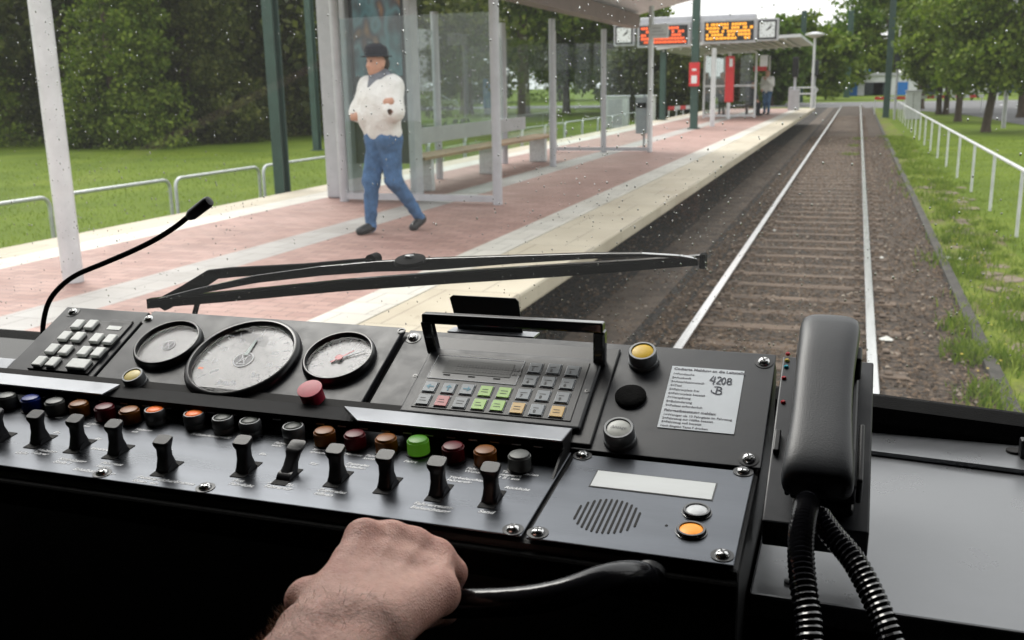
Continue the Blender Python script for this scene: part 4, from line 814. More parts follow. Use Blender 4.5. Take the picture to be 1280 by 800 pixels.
# lower panels
s = MB(); usl(s, PL, -.75, -.0845, -.1435, -.002, -.002, 0); swp = s.build('switch_panel', M['panel'], con, bev=.0008)
s = MB(); usl(s, PL, -.0805, .0728, -.1445, -.003, -.002, .0); spk = s.build('speaker_panel', M['panel'], con, bev=.0008)
# upper panels
s = MB(); usl(s, PU, -.299, .0775, .003, .148, -.002, 0); s.build('upper_panel', M['upanel'], con, bev=.0008)
s = MB(); usl(s, PU, -.6235, -.3035, .020, .1455, -.002, .005); s.build('gauge_panel', M['upanel'], con, bev=.0012)
s = MB(); usl(s, PU, -.748, -.6285, .020, .1435, -.002, .004); s.build('keypad_panel', M['upanel'], con, bev=.0012)
s = MB(); usl(s, PU, -.800, -.7505, .020, .050, -.002, .002); s.build('side_cover', M['hood'], con, bev=.001)
# screws
for p in [(672, 662), (728, 566), (929, 586), (903, 690)]: screw(PL, *p)
for p in [(955, 450), (936, 571), (516, 420)]: screw(PU, *p)
for p in [(641, 658), (256, 606), (127, 588)]: screw(PL, *p)
for p in [(90, 388), (185, 397)]: screw(PU, *p, h=.004)
a, b = PU.uv(502, 414, .005); s = MB(); s.lathe(PU.frame(a, b, .005), [(.0045, 0), (.0045, .0008), (.003, .001), (.0025, .0002)], 18); s.build('rivet', M['ring'], con)
# lettering helper on planes
def lettering(pl, px, py, size, txt, m='white', al='LEFT', h=.0002, par=None, shear=0., name='lettering', xs=1., bold=0.):
    a, b = pl.uv(px, py, h); s = MB(); textmesh(s, pl.frame(a, b, 0), size, txt, al, bold, shear, h, xs); return s.build(name, M[m], par or con)
for px, py, t in [(112, 561, 'Innenraum'), (45, 563, 'Heizung\nFahrer'), (18, 566, 'Licht'), (72, 574, 'Sitzheizung\nStufe 1'), (90, 587, 'Scheibenheizung'), (125, 579, 'Fahrgast\nraum'), (170, 597, 'Federspeicherbremse\nlösen  ein'),
                  (290, 601, 'Aus\nFahrlicht'), (334, 604, 'Auf / Zu\nFahrertür'), (396, 613, 'Zentrales\nöffnen'), (516, 630, 'Fahrerraum-\nBeleuchtung'), (597, 640, 'Sand')]:
    lettering(PL, px, py, .0062, t, shear=.25, bold=.00022, xs=1.1)
for px, py, t in [(58, 521, 'Störung'), (108, 530, 'Lüfter\naus'), (168, 537, 'Heizung\nein'), (238, 543, 'Frühstufenvorwahl'), (342, 554, 'Fahrschalter\nwahl'), (390, 562, 'Störung\nspeicher'), (323, 568, 'Ein'), (385, 580, 'Tür'), (430, 568, 'Magnet'),
                  (432, 580, 'Zentrales\nschließen'), (456, 570, 'Fahrer-\nkontrolle'), (504, 577, 'Fahrt'), (560, 597, 'Türbeleuchtung\nFahrertür'), (582, 586, 'Fahrgast\nWunsch'), (626, 590, 'Tacho-Senden\ngesperrt\n1 B : aus'), (630, 610, 'Rücklicht'), (206, 562, 'Ein'), (66, 541, 'Ein'), (118, 549, 'Ein')]:
    lettering(PL, px, py, .0052, t, shear=.25, bold=.00016, xs=1.1)
M['scale0'] = mat('slot_edge', (.45, .46, .48), .4)
# hood
hz = PU.at(715, 535, .014); yb0, zb0 = hz[1], hz[2]; yf = yb0-.033
ux = lambda px, py: PU.at(px, py, .014)[0]
xl = B[0]-.750; x1a, x1b = onz(133, 490, zb0)[0], ux(152, 478); x2a, x2b = ux(430, 507), onz(446, 525, zb0)[0]; xr = ux(715, 535)
s = MB()
for a0, a1, b0_, b1_ in ((xl, x1b, xl, x1a), (x2a, xr, x2b, xr)):
    s = MB(); s.prism([(b0_, yf, zb0), (b1_, yf, zb0), (a1, yb0, zb0), (a0, yb0, zb0)], (0, 0, .0018)); s.build('hood_ledge', M['hood'], con, bev=.0006)
s = MB(); zl = zb0-.0085
s.add([(xl, yf, zb0-.002), (xr, yf, zb0-.002), (xr, yf, zl), (xl, yf, zl)], [(3, 2, 1, 0)])
# central cut-away: steep black face
nS = 6; top = []; 
for k in range(nS+1): t = k/nS; e = t*t*(3-2*t); top.append((x1a+(x1b-x1a)*t, yf+(yb0-yf)*e, zb0-.002))
for k in range(nS+1): t = k/nS; e = 1-t*t*(3-2*t); top.append((x2a+(x2b-x2a)*t, yf+(yb0-yf)*e, zb0-.002))
bot = [(p[0], yf+.0005, zl) for p in top]; n = len(top); s.add(top+bot, [(i, i+n, i+1+n, i+1) for i in range(n-1)])
s.build('hood_face', M['matt'], con)
s = MB(); s.prism([(xl, yf+.0006, zl+.0005), (xr, yf+.0006, zl+.0005), (xr, yb0-.001, zl+.0005), (xl, yb0-.001, zl+.0005)], (0, 0, .001)); s.build('hood_underside', M['dark'], con)
s = MB()
for k in range(34):
    px = -10+k*27.3; p = ony(px, 479+(px)*.1018+1.5, yf-.0006)
    if p[0] < xr-.01: s = MB(); s.box(p[0]-.0042, p[0]+.0042, yf-.0008, yf-.0002, zl+.0002, zl+.0013); s.build('vent_slot', M['scale0'], con)
f0 = PL.w(0, -.053, 0); s = MB(); s.add([(x, y, z) for x in (xr-.0015, xr+.0005) for y, z in ((yb0, zb0-.0005), (yf, zb0-.0005), (yf+.004, zl-.001), (f0[1], f0[2]), (B[1]-.002, B[2]))], [(4, 3, 2, 1, 0), (5, 6, 7, 8, 9), (0, 1, 6, 5), (1, 2, 7, 6), (2, 3, 8, 7), (3, 4, 9, 8)])
s.build('hood_end_plate', M['body'], con)
s = MB(); usl(s, PU, -.80, xr-B[0]-.002, .001, .029, .0062, .0072); s.build('lamp_recess_shade', M['dark'], con)  # dark sheet laid over the panel as the shade behind the lamps
# indicator lamps
def tmat(nm, c, e=None, st=0.): return mat(nm, c, .38, 0, .15, 80, emit=e, estr=st, spec=.3)
LC = {'clear': tmat('clear_cap', (.11, .115, .11)), 'blue': tmat('blue_cap', (.003, .02, .20)), 'amber': tmat('amber_cap', (.20, .062, .002)), 'red': tmat('red_cap', (.10, .002, .007)), 'dark': tmat('dark_cap', (.035, .04, .035)),
      'green': tmat('green_cap_lit', (.05, .17, .02), (.25, .75, .05), .06), 'orange': tmat('orange_cap', (.75, .16, .03), (1., .2, .03), .12), 'yellow': tmat('yellow_cap', (.62, .40, .03), (1, .6, .05), .03), 'pale_yellow': tmat('pale_yellow_cap', (.72, .58, .22)), 'redbtn': tmat('red_button_cap', (.42, .03, .06)), 'grey': tmat('grey_white_cap', (.50, .51, .48)), 'whitecap': tmat('white_cap', (.66, .68, .70)), 'orange2': tmat('bright_orange_cap', (.85, .30, .03), (1, .35, .04), .25)}
def lamp(px, py, c, bezel=False, hh=.0145, r=.0098, lab=None):
    a, b = PL.uv(px, py, hh); fr = PL.frame(a, b, 0); s = MB()
    if bezel:
        s.lathe(fr, [(r*1.05, 0), (r*1.05, .004), (r*1.0, .005), (r*1.08, .006), (r*1.08, hh-.002), (r*.98, hh), (r*.86, hh), (r*.84, hh-.002)], 28); o = s.build('push_button', M['bezel'], con, label=lab)
        s = MB(); s.lathe(fr, [(r*.83, hh-.004), (r*.83, hh-.001), (r*.7, hh+.0003), (r*.3, hh+.0006)], 24); s.build('cap', LC[c], o)
    else:
        s.lathe(fr, [(r, 0), (r*.98, .004), (r*1.0, .0045), (r*.97, .008), (r*.99, .0085), (r*.96, .012), (r*.97, .0125), (r*.93, hh-.002), (r*.82, hh), (r*.5, hh+.0008)], 28); o = s.build('indicator_lamp', LC[c], con, label=lab)
        s = MB(); s.lathe(fr, [(r*1.12, 0), (r*1.12, .0012), (r, .0013)], 28); s.build('bezel', M['ring'], o)
        s = MB(); s.cyl(fr[0]+fr[3]*.002, fr[0]+fr[3]*(hh-.004), .002, .003, 10)
    return o
for px, py, c, bz, lab in [(8, 493, 'clear', 0, 'clear indicator lamp'), (38, 496, 'blue', 0, 'blue indicator lamp'), (68, 500, 'clear', 0, 'clear indicator lamp'), (98, 503, 'amber', 0, 'amber indicator lamp'), (130, 507, 'red', 0, 'red indicator lamp'), (161, 511, 'amber', 0, 'amber indicator lamp'),
        (193, 511, 'orange', 1, 'lit orange push button'), (242, 516, 'orange', 1, 'lit orange push button'), (278, 521, 'dark', 1, 'unlit dark push button'), (312, 525, 'dark', 1, 'unlit dark push button'), (366, 532, 'dark', 1, 'unlit dark push button'), (405, 537, 'amber', 0, 'amber indicator lamp'),
        (443, 541, 'red', 0, 'red indicator lamp'), (482, 546, 'amber', 0, 'amber indicator lamp'), (522, 548, 'green', 0, 'lit green indicator lamp'), (566, 556, 'red', 0, 'red indicator lamp'), (606, 561, 'amber', 0, 'amber indicator lamp'), (649, 567, 'clear', 0, 'clear indicator lamp')]:
    lamp(px, py, c, bool(bz), lab=lab, r=.0098 if bz else .0102)
# lever switches
def lever(px, py, lean=0., lab=None):
    fr = PL.frame(*PL.uv(px, py, 0), 0); o_, u, v, n = fr; s = MB(); s.boxf(fr, -.0072, .0072, -.0150, .0150, .0002, .0006); so = s.build('lever_switch', M['dark'], con, label=lab)
    s = MB(); S_ = [(0, .0062, .0085, 0), (.005, .0062, .0080, 0), (.012, .0055, .0055, 0), (.020, .0060, .0045, .0004), (.0255, .0078, .0062, .0006), (.0275, .0080, .0066, .0008), (.0290, .0074, .0058, .0008)]; vs = []
    for h, hw, hd, dv in S_:
        cc_ = o_+n*h*math.cos(lean)+v*(h*math.sin(lean)+dv)
        for a in np.linspace(0, 2*math.pi, 16, endpoint=False)+math.pi/16:
            ca, sa = math.cos(a), math.sin(a); x = math.copysign(abs(ca)**.45, ca)*hw; y = math.copysign(abs(sa)**.45, sa)*hd; vs.append(cc_+u*x+v*y+n*((y/hd)*.0016 if h > .024 else 0))
    m_ = len(S_); s.add(vs, [(j*16+i, j*16+(i+1) % 16, (j+1)*16+(i+1) % 16, (j+1)*16+i) for j in range(m_-1) for i in range(16)], True); s.f += [tuple(range((m_-1)*16, m_*16))]; s.sm += [False]
    s.build('lever', M['plastic'], so)
    s = MB(); s.cyl(o_-u*.0066+n*-.003, o_+u*.0066+n*-.003, .0085, n=24); s.build('pivot', M['plastic'], so); return so
for px, py, ln_ in [(0, 549, 0), (51, 552, 0), (100, 558, 0), (148, 565, 0), (209, 586, 0), (308, 587, 0), (359, 596, .75), (423, 599, 0), (485, 607, 0), (549, 616, 0), (615, 624, 0)]:
    lever(px, py, ln_, 'lever switch tipped away from the driver' if ln_ else None)
# gauges
def gauge(u0, v0, r, name, lab, face, kind):
    fr = PU.frame(u0, v0, .005); o_, u, v, n = fr; s = MB()
    s.lathe(fr, [(r*1.0, 0), (r*1.0, .003), (r*.97, .007), (r*.93, .0085), (r*.90, .0085), (r*.865, .005), (r*.86, .0015)], 56); g = s.build(name, M['ring'], con, label=lab)
    s = MB(); s.lathe(fr, [(r*.87, .0006), (r*.87, .0012)], 56); s.build('dial', face, g)
    s = MB(); P_ = lambda t, q: o_+(u*math.sin(t)+v*math.cos(t))*q+n*.0016
    def tick(t, r0, r1, w_): d = u*math.cos(t)-v*math.sin(t); s.add([P_(t, r0)-d*w_, P_(t, r0)+d*w_, P_(t, r1)+d*w_, P_(t, r1)-d*w_], [(3, 2, 1, 0)])
    if kind == 'speed':
        for k in range(17): tick(math.radians(-130+k*260/16), r*(.66 if k % 2 == 0 else .72), r*.80, r*.008)
        for k in range(9):
            t = math.radians(-130+k*32.5); p = P_(t, r*.54); textmesh(s, (p-v*.003, u, v, n), .0085, str(k*10), 'CENTER', h=0)
        textmesh(s, (o_-v*r*.62, u, v, n), .011, 'km/h', 'CENTER', h=.0016, bold=.0002)
        for x_ in (-.35, .35): s.lathe((o_+u*x_*r-v*r*.3, u, v, n), [(.0018, .0014), (.0018, .0016)], 10)
    elif kind == 'pressure':
        for k in range(11): tick(math.radians(-120+k*24), r*.62, r*.78, r*.012)
        for k in range(6): t = math.radians(-120+k*48); textmesh(s, (P_(t, r*.48)-v*.002, u, v, n), .006, str(k*2), 'CENTER', h=0)
    if kind != 'blank': s.build('scale', M['scale'], g)
    if kind in ('speed', 'blank'):
        q = r*.16 if kind == 'speed' else r*.17; s = MB(); s.lathe(fr, [(q, .0018), (q, .0022)], 30); hb = s.build('emblem', M['emb'], g)
        s = MB(); 
        for k in range(30):
            t0, t1 = k*2*math.pi/30, (k+1)*2*math.pi/30; pt = lambda t, w_: o_+(u*math.cos(t)+v*math.sin(t))*q*w_+n*.0025; s.add([pt(t0, 1.0), pt(t0, 1.14), pt(t1, 1.14), pt(t1, 1.0)], [(0, 1, 2, 3)])
        for a_, b_ in (((-.5, .7), (.5, .7)), ((.5, .7), (-.5, -.7)), ((-.5, -.7), (.5, -.7)), ((.5, -.7), (-.5, .7)), ((-.28, .5), (-.28, -.5)), ((.28, .5), (.28, -.5))):
            A_ = o_+u*a_[0]*q+v*a_[1]*q+n*.0026; B_ = o_+u*b_[0]*q+v*b_[1]*q+n*.0026; d = (B_-A_)/np.linalg.norm(B_-A_); w_ = np.cross(n, d)*q*.06; s.add([A_-w_, B_-w_, B_+w_, A_+w_], [(0, 1, 2, 3)])
        s.build('emblem_lines', M['white'], hb)
    if kind == 'speed': t = math.radians(-2); d = u*math.sin(t)+v*math.cos(t); w_ = np.cross(n, d); s = MB(); s.prism([o_+d*.006-w_*.0022+n*.0032, o_+d*r*.48-w_*.0016+n*.0032, o_+d*r*.5+n*.0032, o_+d*r*.48+w_*.0016+n*.0032, o_+d*.006+w_*.0022+n*.0032], n*.0006); s.build('needle', M['needlepale'], g); s = MB(); P0 = o_-u*.68*r-v*.28*r; s.boxf((P0, u, v, n), -.003, .003, -.0015, .0015, .0014, .0017); s.build('orange_mark', LC['orange'], g)
    if kind == 'pressure':
        for t, mm, L in ((1.05, M['white'], .72), (.75, M['red'], .45)):
            d = u*math.sin(t)+v*math.cos(t); w_ = np.cross(n, d); s = MB(); s.prism([o_-d*.25*r-w_*.0011+n*.0035, o_+d*r*L-w_*.0004+n*.0035, o_+d*r*L+w_*.0004+n*.0035, o_-d*.25*r+w_*.0011+n*.0035], n*.0005); s.build('needle', mm, g)
        s = MB(); s.lathe(fr, [(.004, .003), (.004, .0045)], 20); s.build('needle_hub', M['red'], g)
    s = MB(); s.lathe(fr, [(r*.88, .0048), (r*.88, .0052)], 56); s.build('lens', M['lens'], g)
M['scale'] = mat('dial_print', (.75, .77, .8), .8, spec=0.); M['emb'] = mat('emblem_grey', (.09, .09, .10), .5); M['needlepale'] = mat('pale_needle', (.42, .5, .48), .5)
gauge(-.5640, .0868, .0385, 'blank_gauge', 'gauge without needle, dial painted pale as sky reflection', mat('sky_glare_dial', (.70, .70, .71), .9, spec=0.), 'blank')  # dial colour raised to stand for sky reflected in its glass
gauge(-.4615, .0742, .0630, 'speedometer', 'large round speedometer', mat('grey_dial', (.09, .097, .11), .9, spec=0.), 'speed')
gauge(-.3535, .0872, .0390, 'pressure_gauge', 'pressure gauge with red and white needles', mat('blue_grey_dial', (.035, .042, .06), .9, spec=0.), 'pressure')
# round buttons on the upper panels
def ubtn(pl, px, py, c, r, hh, base=0., lab=None, ring='bezel', name='push_button', txt=None, lean=0):
    a, b = pl.uv(px, py, hh+base); fr = pl.frame(a, b, base); s = MB()
    s.lathe(fr, [(r*1.08, 0), (r*1.08, hh*.25), (r, hh*.3), (r, hh-.001), (r*.94, hh), (r*.80, hh), (r*.78, hh-.0015)], 36); o = s.build(name, M[ring], con, label=lab)
    s = MB(); s.lathe(fr, [(r*.77, hh-.003), (r*.77, hh-.0012), (r*.6, hh-.0004), (r*.2, hh)], 32); co = s.build('cap', LC[c], o)
    if txt: s = MB(); textmesh(s, (fr[0]-fr[1]*0-fr[2]*r*.12, fr[1], fr[2], fr[3]), r*.36, txt, 'CENTER', h=hh+.0003, shear=.2); s.build('cap_lettering', M['emb'], o)
    return o
ubtn(PU, 803, 438, 'yellow', .0135, .015, lab='yellow push button')
ubtn(PU, 773, 534, 'grey', .0136, .016, lab='grey white push button with faint lettering', txt='Ansage')
a, b = PU.uv(788, 493, .004); s = MB(); s.lathe(PU.frame(a, b, 0), [(.0145, 0), (.0145, .003), (.0132, .0042), (.006, .0045)], 40); s.build('blanking_cap', M['rubber'], con)
ubtn(PU, 165, 468, 'pale_yellow', .0115, .013, base=.005, lab='pale yellow push button')
a, b = PU.uv(387, 486, .021); fr = PU.frame(a, b, .005); s = MB(); s.lathe(fr, [(.0115, 0), (.0115, .014), (.0125, .0155), (.0123, .0165), (.006, .017)], 36); s.build('red_push_button', LC['redbtn'], con)
ubtn(PL, 871, 636, 'whitecap', .0108, .0035, lab='small white push button', ring='gloss', txt=None)
ubtn(PL, 864, 660, 'orange2', .0112, .0035, lab='small lit orange push button', ring='gloss')
s = MB(); s.lathe(PL.frame(*PL.uv(833, 657, 0), 0), [(.0012, .0001), (.0012, .0003)], 12); s.build('microphone_hole', M['dark'], con)
# speaker slots, display window
a, b = PL.uv(759, 645, 0); s = MB()
for k in range(12):
    x = (k-5.5)*.0043; hl = math.sqrt(max(0, .0262**2-x*x)); fr = PL.frame(a+x, b, 0)
    s.prism([fr[0]+fr[1]*dx+fr[2]*dy+fr[3]*.0004 for dx, dy in ((-.0009, -hl+.001), (0, -hl), (.0009, -hl+.001), (.0009, hl-.001), (0, hl), (-.0009, hl-.001))], fr[3]*.0003)
s.build('speaker_slots', M['dark'], con)
dw = [PL.uv(x, y, 0) for x, y in [(738, 607), (889, 626), (895, 605), (748, 589)]]; u0, u1 = (dw[0][0]+dw[3][0])/2, (dw[1][0]+dw[2][0])/2; v0, v1 = (dw[0][1]+dw[1][1])/2, (dw[2][1]+dw[3][1])/2
s = MB(); usl(s, PL, u0-.0012, u1+.0012, v0-.0012, v1+.0012, .0001, .0004); s.build('display_frame', M['ring'], con)
s = MB(); usl(s, PL, u0, u1, v0, v1, .0003, .0007); s.build('display_window', mat('pale_display', (.58, .60, .60), .35, 0, .05, 60, stretch=(.2, 1, 1)), con)
# telephone keypad on the left
def qk(s, px, py, wu, wv, h0, h1, pl=PU): a, b = pl.uv(px, py, h1); usl(s, pl, a-wu/2, a+wu/2, b-wv/2, b+wv/2, h0, h1)
def kp(cx, cy_): return cx/4.92, 380+cy_/4.92
ka = PU.uv(*kp(170, 395), .005); kb = PU.uv(*kp(650, 100), .005)
s = MB(); usl(s, PU, ka[0], PU.uv(*kp(545, 430), .005)[0]-.001, ka[1]-.001, PU.uv(*kp(640, 110), .005)[1], .0042, .0062); kbse = s.build('keypad_base', M['plastic'], con, bev=.0008)
for i, (x, y) in enumerate([(475, 118), (557, 120), (395, 190), (477, 195), (318, 268), (400, 275), (240, 345), (322, 350), (590, 203), (673, 210), (515, 283), (600, 290)]):
    s = MB(); qk(s, *kp(x, y), .0126, .0150, .0062, .0105); s.build('key', M['key'], kbse, bev=.0012)
s = MB(); qk(s, *kp(480, 362), .0262, .0150, .0062, .0105); s.build('key', M['key'], kbse, bev=.0012, label='wide white key')
s = MB(); qk(s, *kp(718, 138), .030, .024, .0042, .0062); kl = s.build('label_holder', M['plastic'], con, bev=.0008)
s = MB(); qk(s, *kp(702, 146), .018, .0065, .0062, .0068); s.build('label_strip', M['key'], kl)

# ------------------------------------------------------------------ radio terminal
rad = empty('radio_terminal', (-.3, .85, 1.75), 'radio control terminal with small display, coloured keys and black carrying handle', 'radio terminal')
def rect(px, h, pl=PU):
    q = [pl.uv(x, y, h) for x, y in px]; return ((q[0][0]+q[3][0])/2, (q[1][0]+q[2][0])/2, (q[0][1]+q[1][1])/2, (q[2][1]+q[3][1])/2)   # BL BR TR TL
r_ = rect([(495, 535), (740, 553), (775, 437), (541, 418)], .003); s = MB(); usl(s, PU, r_[0], r_[1], r_[2], r_[3], .0001, .003); s.build('mounting_plate', M['plastic'], rad, bev=.002, seg=3)
r1_ = rect([(505, 509), (727, 534), (752, 449), (536, 433)], .008); s = MB(); usl(s, PU, r1_[0], r1_[1], r1_[2]-.004, r1_[3], .003, .008); s.build('case', M['upanel'], rad, bev=.0025, seg=3)
r2_ = rect([(514, 505), (712, 529), (738, 453), (549, 440)], .0088); s = MB(); usl(s, PU, r2_[0], r2_[1], r2_[2], r2_[3], .008, .0088); s.build('front_plate', M['plastic'], rad, bev=.0004)
cr3 = lambda x, y: (470+x/4.13, 380+y/4.13)
d_ = rect([cr3(262, 380), cr3(722, 418), cr3(770, 295), cr3(325, 262)], .0092); s = MB(); usl(s, PU, d_[0], d_[1], d_[2], d_[3], .0088, .0092); db = s.build('display_bezel', mat('display_grey', (.055, .06, .065), .35), rad)
s = MB(); t = .0006
for a0, a1, b0_, b1_ in ((d_[0], d_[1], d_[2], d_[2]+t), (d_[0], d_[1], d_[3]-t, d_[3]), (d_[0], d_[0]+t, d_[2]+t, d_[3]-t), (d_[1]-t, d_[1], d_[2]+t, d_[3]-t)): usl(s, PU, a0, a1, b0_, b1_, .0092, .0094)
s.build('display_outline', M['scale'], db)
l_ = rect([cr3(345, 355), cr3(690, 378), cr3(720, 310), cr3(372, 288)], .0096); s = MB(); usl(s, PU, l_[0], l_[1], l_[2], l_[3], .0092, .0096); s.build('display', mat('lcd_glass', (.045, .048, .044), .45), db)
s = MB(); 
for k in range(22):
    u_ = l_[0]+.012+k*.0031
    for m_ in range(2): usl(s, PU, u_, u_+.0016+.0006*((k*7+m_) % 2), l_[2]+.004+m_*.006, l_[2]+.0078+m_*.006, .0097, .0098)
s.build('display_text', mat('lcd_text', (.022, .022, .022), .4), db)
s = MB()
for k in range(3): usl(s, PU, l_[0]+.002+k*.026, l_[0]+.009+k*.026, l_[2]-.0035, l_[2]-.002, .0093, .0095)
s.build('status_marks', M['dark'], db)
KM = {'g': mat('grey_key', (.13, .15, .17), .4), 'b': mat('blue_grey_key', (.15, .18, .21), .4), 'n': mat('green_key', (.26, .50, .05), .4), 'r': mat('red_key', (.40, .05, .06), .4), 'y': mat('amber_key', (.55, .33, .06), .4)}
M['keyline'] = mat('key_outline', (.42, .44, .46), .5); M['keyprint'] = mat('key_print', (.03, .03, .03), .6); M['arrow'] = mat('arrow_blue', (.03, .20, .30), .5)
keys = [(822, 328, 'g', '1'), (918, 333, 'g', '2'), (1015, 343, 'g', '3'), (795, 393, 'g', '4'), (888, 400, 'g', '5'), (988, 410, 'g', '6'), (762, 463, 'b', '7'), (862, 471, 'b', '8'), (962, 480, 'g', '9'), (730, 535, 'y', 'F'), (830, 543, 'b', '0'), (935, 553, 'y', 'E'),
        (280, 424, 'b', 'L'), (375, 432, 'b', 'U'), (470, 438, 'b', 'R'), (565, 447, 'n', ''), (661, 455, 'n', ''), (246, 489, 'g', ''), (340, 498, 'r', ''), (435, 506, 'g', ''), (531, 515, 'n', ''), (628, 522, 'n', '')]
for x, y, c, t in keys:
    px, py = cr3(x, y); a, b = PU.uv(px, py, .0104); w_, v_ = .0116, .0128; s = MB(); usl(s, PU, a-w_/2-.0012, a+w_/2+.0012, b-v_/2-.0012, b+v_/2+.0012, .0088, .0096); ko = s.build('key', M['keyline'], rad, bev=.0008)
    s = MB(); usl(s, PU, a-w_/2-.0004, a+w_/2+.0004, b-v_/2-.0004, b+v_/2+.0004, .0096, .0104); s.build('key_top', KM[c], ko, bev=.0006)
    s = MB(); fr = PU.frame(a, b, .0105); 
    if t in ('L', 'R', 'U'):
        ang = {'L': math.pi, 'R': 0, 'U': math.pi/2}[t]; R2 = lambda p: fr[0]+fr[1]*(p[0]*math.cos(ang)-p[1]*math.sin(ang))+fr[2]*(p[0]*math.sin(ang)+p[1]*math.cos(ang))+fr[3]*.0002
        s.add([R2(p) for p in ((-.004, -.0008), (.0005, -.0008), (.0005, .0008), (-.004, .0008), (.0003, -.0034), (.0042, 0), (.0003, .0034))], [(0, 1, 2, 3), (4, 5, 6)]); s.build('arrow', M['arrow'], ko)
    else:
        usl(s, PU, a-w_*.32, a+w_*(.1+.2*random.random()), b+.0012, b+.0018, .0105, .0106)
        if t in '0123456789' and t: textmesh(s, (fr[0]-fr[1]*.003-fr[2]*.0045, fr[1], fr[2], fr[3]), .0052, t, h=.0001, bold=.0002)
        else: usl(s, PU, a-w_*.32, a+w_*.25, b-.0022, b-.0016, .0105, .0106)
        s.build('key_lettering', M['keyprint'], ko)
for p in [(519, 470), (734, 489)]:
    a, b = PU.uv(*p, .008); s = MB(); s.lathe(PU.frame(a, b, .008), [(.0026, 0), (.0026, .0004), (.0012, .0005), (.001, .0001)], 16); s.build('screw', M['ring'], rad)
# handle: two legs and a bar (square section, standing up from the plate)
hl0 = PU.at(548, 437, .006); hr0 = PU.at(752, 452, .006); yh = hl0[1]
tl = ony(534, 397, yh-.004); trr = ony(750, 409, yh-.004)
s = MB(); p0, p1 = np.array(tl), np.array(trr); d = (p1-p0)/np.linalg.norm(p1-p0); sy2 = np.cross(Z1, d)
s.boxf((p0, d, sy2, Z1), -.004, np.linalg.norm(p1-p0)+.004, -.006, .006, -.0052, .0052)
for q, a in ((p0, hl0), (p1, hr0)): 
    q2 = q-Z1*.004; a = np.array([q[0]+(.004 if q is p0 else -.001), a[1], a[2]]); ax = q2-a; L = np.linalg.norm(ax); ax /= L; s.boxf((a, X1, np.cross(ax, X1), ax), -.0058, .0058, -.0055, .0055, -.004, L+.001)
s.build('handle', M['gloss'], rad, bev=.002, seg=3)
# bracket standing behind the radio
br = empty('card_holder', (-.25, .95, 1.8), 'grey sheet metal card holder standing behind the radio handle', 'holder')
yb_ = .945; s = MB(); pts = [ony(x, y, yb_) for x, y in [(576, 425), (655, 430), (648, 377), (644, 373), (566, 369), (562, 372)]]; s.prism(pts, (0, -.0015, 0)); s.build('back_plate', mat('holder_grey', (.035, .038, .042), .45), br)
pts = [ony(x, y, yb_-.012) for x, y in [(560, 411), (668, 418)]]; s = MB(); s.box(pts[0][0], pts[1][0], yb_-.014, yb_+.006, pts[0][2]-.004, pts[0][2]-.002); s.build('foot_flange', M['hood'], br)

# ------------------------------------------------------------------ paper label
pc = rect([(820, 533), (916, 543), (932, 464), (842, 457)], .0008); s = MB(); usl(s, PU, pc[0], pc[1], pc[2], pc[3], .0002, .0007)
pa = empty('instruction_card', PU.w(pc[0], pc[2]), 'white printed instruction card with handwriting stuck on the right panel', 'card'); s.build('paper', mat('paper', (.62, .66, .70), .6, 0, .03, 60), pa)
W_, H_ = pc[1]-pc[0], pc[3]-pc[2]; fr = PU.frame(pc[0], pc[3], .0008); s = MB()
rows = [(.05, 'Codierte Meldung an die Leitstelle', .0047, 1), (.13, '1=Fundsache', .0038, 0), (.195, '2=Auskunft', .0038, 0), (.26, '3=Anschlusswunsch', .0038, 0), (.325, '4=Taxi', .0038, 0), (.39, '5=Fahrerplatz frei', .0038, 0), (.455, '6=Fahrerplatz besetzt', .0038, 0), (.52, '7=Verspätung', .0038, 0), (.585, '8=Behinderung', .0038, 0), (.65, '9=Polizei erforderlich', .0038, 0),
        (.73, 'Fahrgastbesetzung melden:', .0043, 1), (.795, '1=Weniger als 10 Fahrgäste im Fahrzeug', .0037, 0), (.85, '2=Fahrzeug zur Hälfte besetzt', .0037, 0), (.905, '3=Fahrzeug voll besetzt', .0037, 0), (.965, 'Nach Eingabe Taste F drücken', .0034, 0)]
for t, tx, sz, bd_ in rows: textmesh(s, (fr[0]+fr[1]*W_*.035-fr[2]*H_*(t+.015), fr[1], fr[2], fr[3]), sz, tx, bold=.00016 if bd_ else .00008, h=.0001)
s.build('printed_text', mat('print_grey', (.10, .10, .12), .6), pa)
s = MB()
def stroke(pts, w_=.00055):
    pp = [fr[0]+fr[1]*W_*x-fr[2]*H_*y+fr[3]*.0004 for x, y in pts]
    for a, b in zip(pp[:-1], pp[1:]): d = (b-a)/np.linalg.norm(b-a); q = np.cross(fr[3], d)*w_; s.add([a-q-d*w_*.6, b-q+d*w_*.6, b+q+d*w_*.6, a+q-d*w_*.6], [(0, 1, 2, 3)])
def arc(cx, cy_, rx, ry, a0, a1, n=12): return [(cx+rx*math.cos(math.radians(a0+(a1-a0)*i/n)), cy_-ry*math.sin(math.radians(a0+(a1-a0)*i/n))) for i in range(n+1)]
stroke([(.60, .13), (.56, .20), (.63, .21)]); stroke([(.625, .14), (.61, .26)])
stroke(arc(.68, .165, .025, .03, 150, -40)+[(.655, .245), (.71, .25)]); stroke(arc(.745, .195, .024, .052, 0, 360, 18)); stroke(arc(.82, .17, .024, .025, 0, 360, 14)); stroke(arc(.822, .22, .028, .026, 0, 360, 14))
stroke([(.68, .30), (.67, .42)]); stroke([(.64, .30)]+arc(.69, .325, .045, .027, 80, -80)+[(.68, .352)]+arc(.70, .385, .045, .032, 80, -90)+[(.64, .40), (.61, .385), (.605, .36)])
s.build('handwriting', mat('pen_ink', (.02, .025, .05), .5), pa)

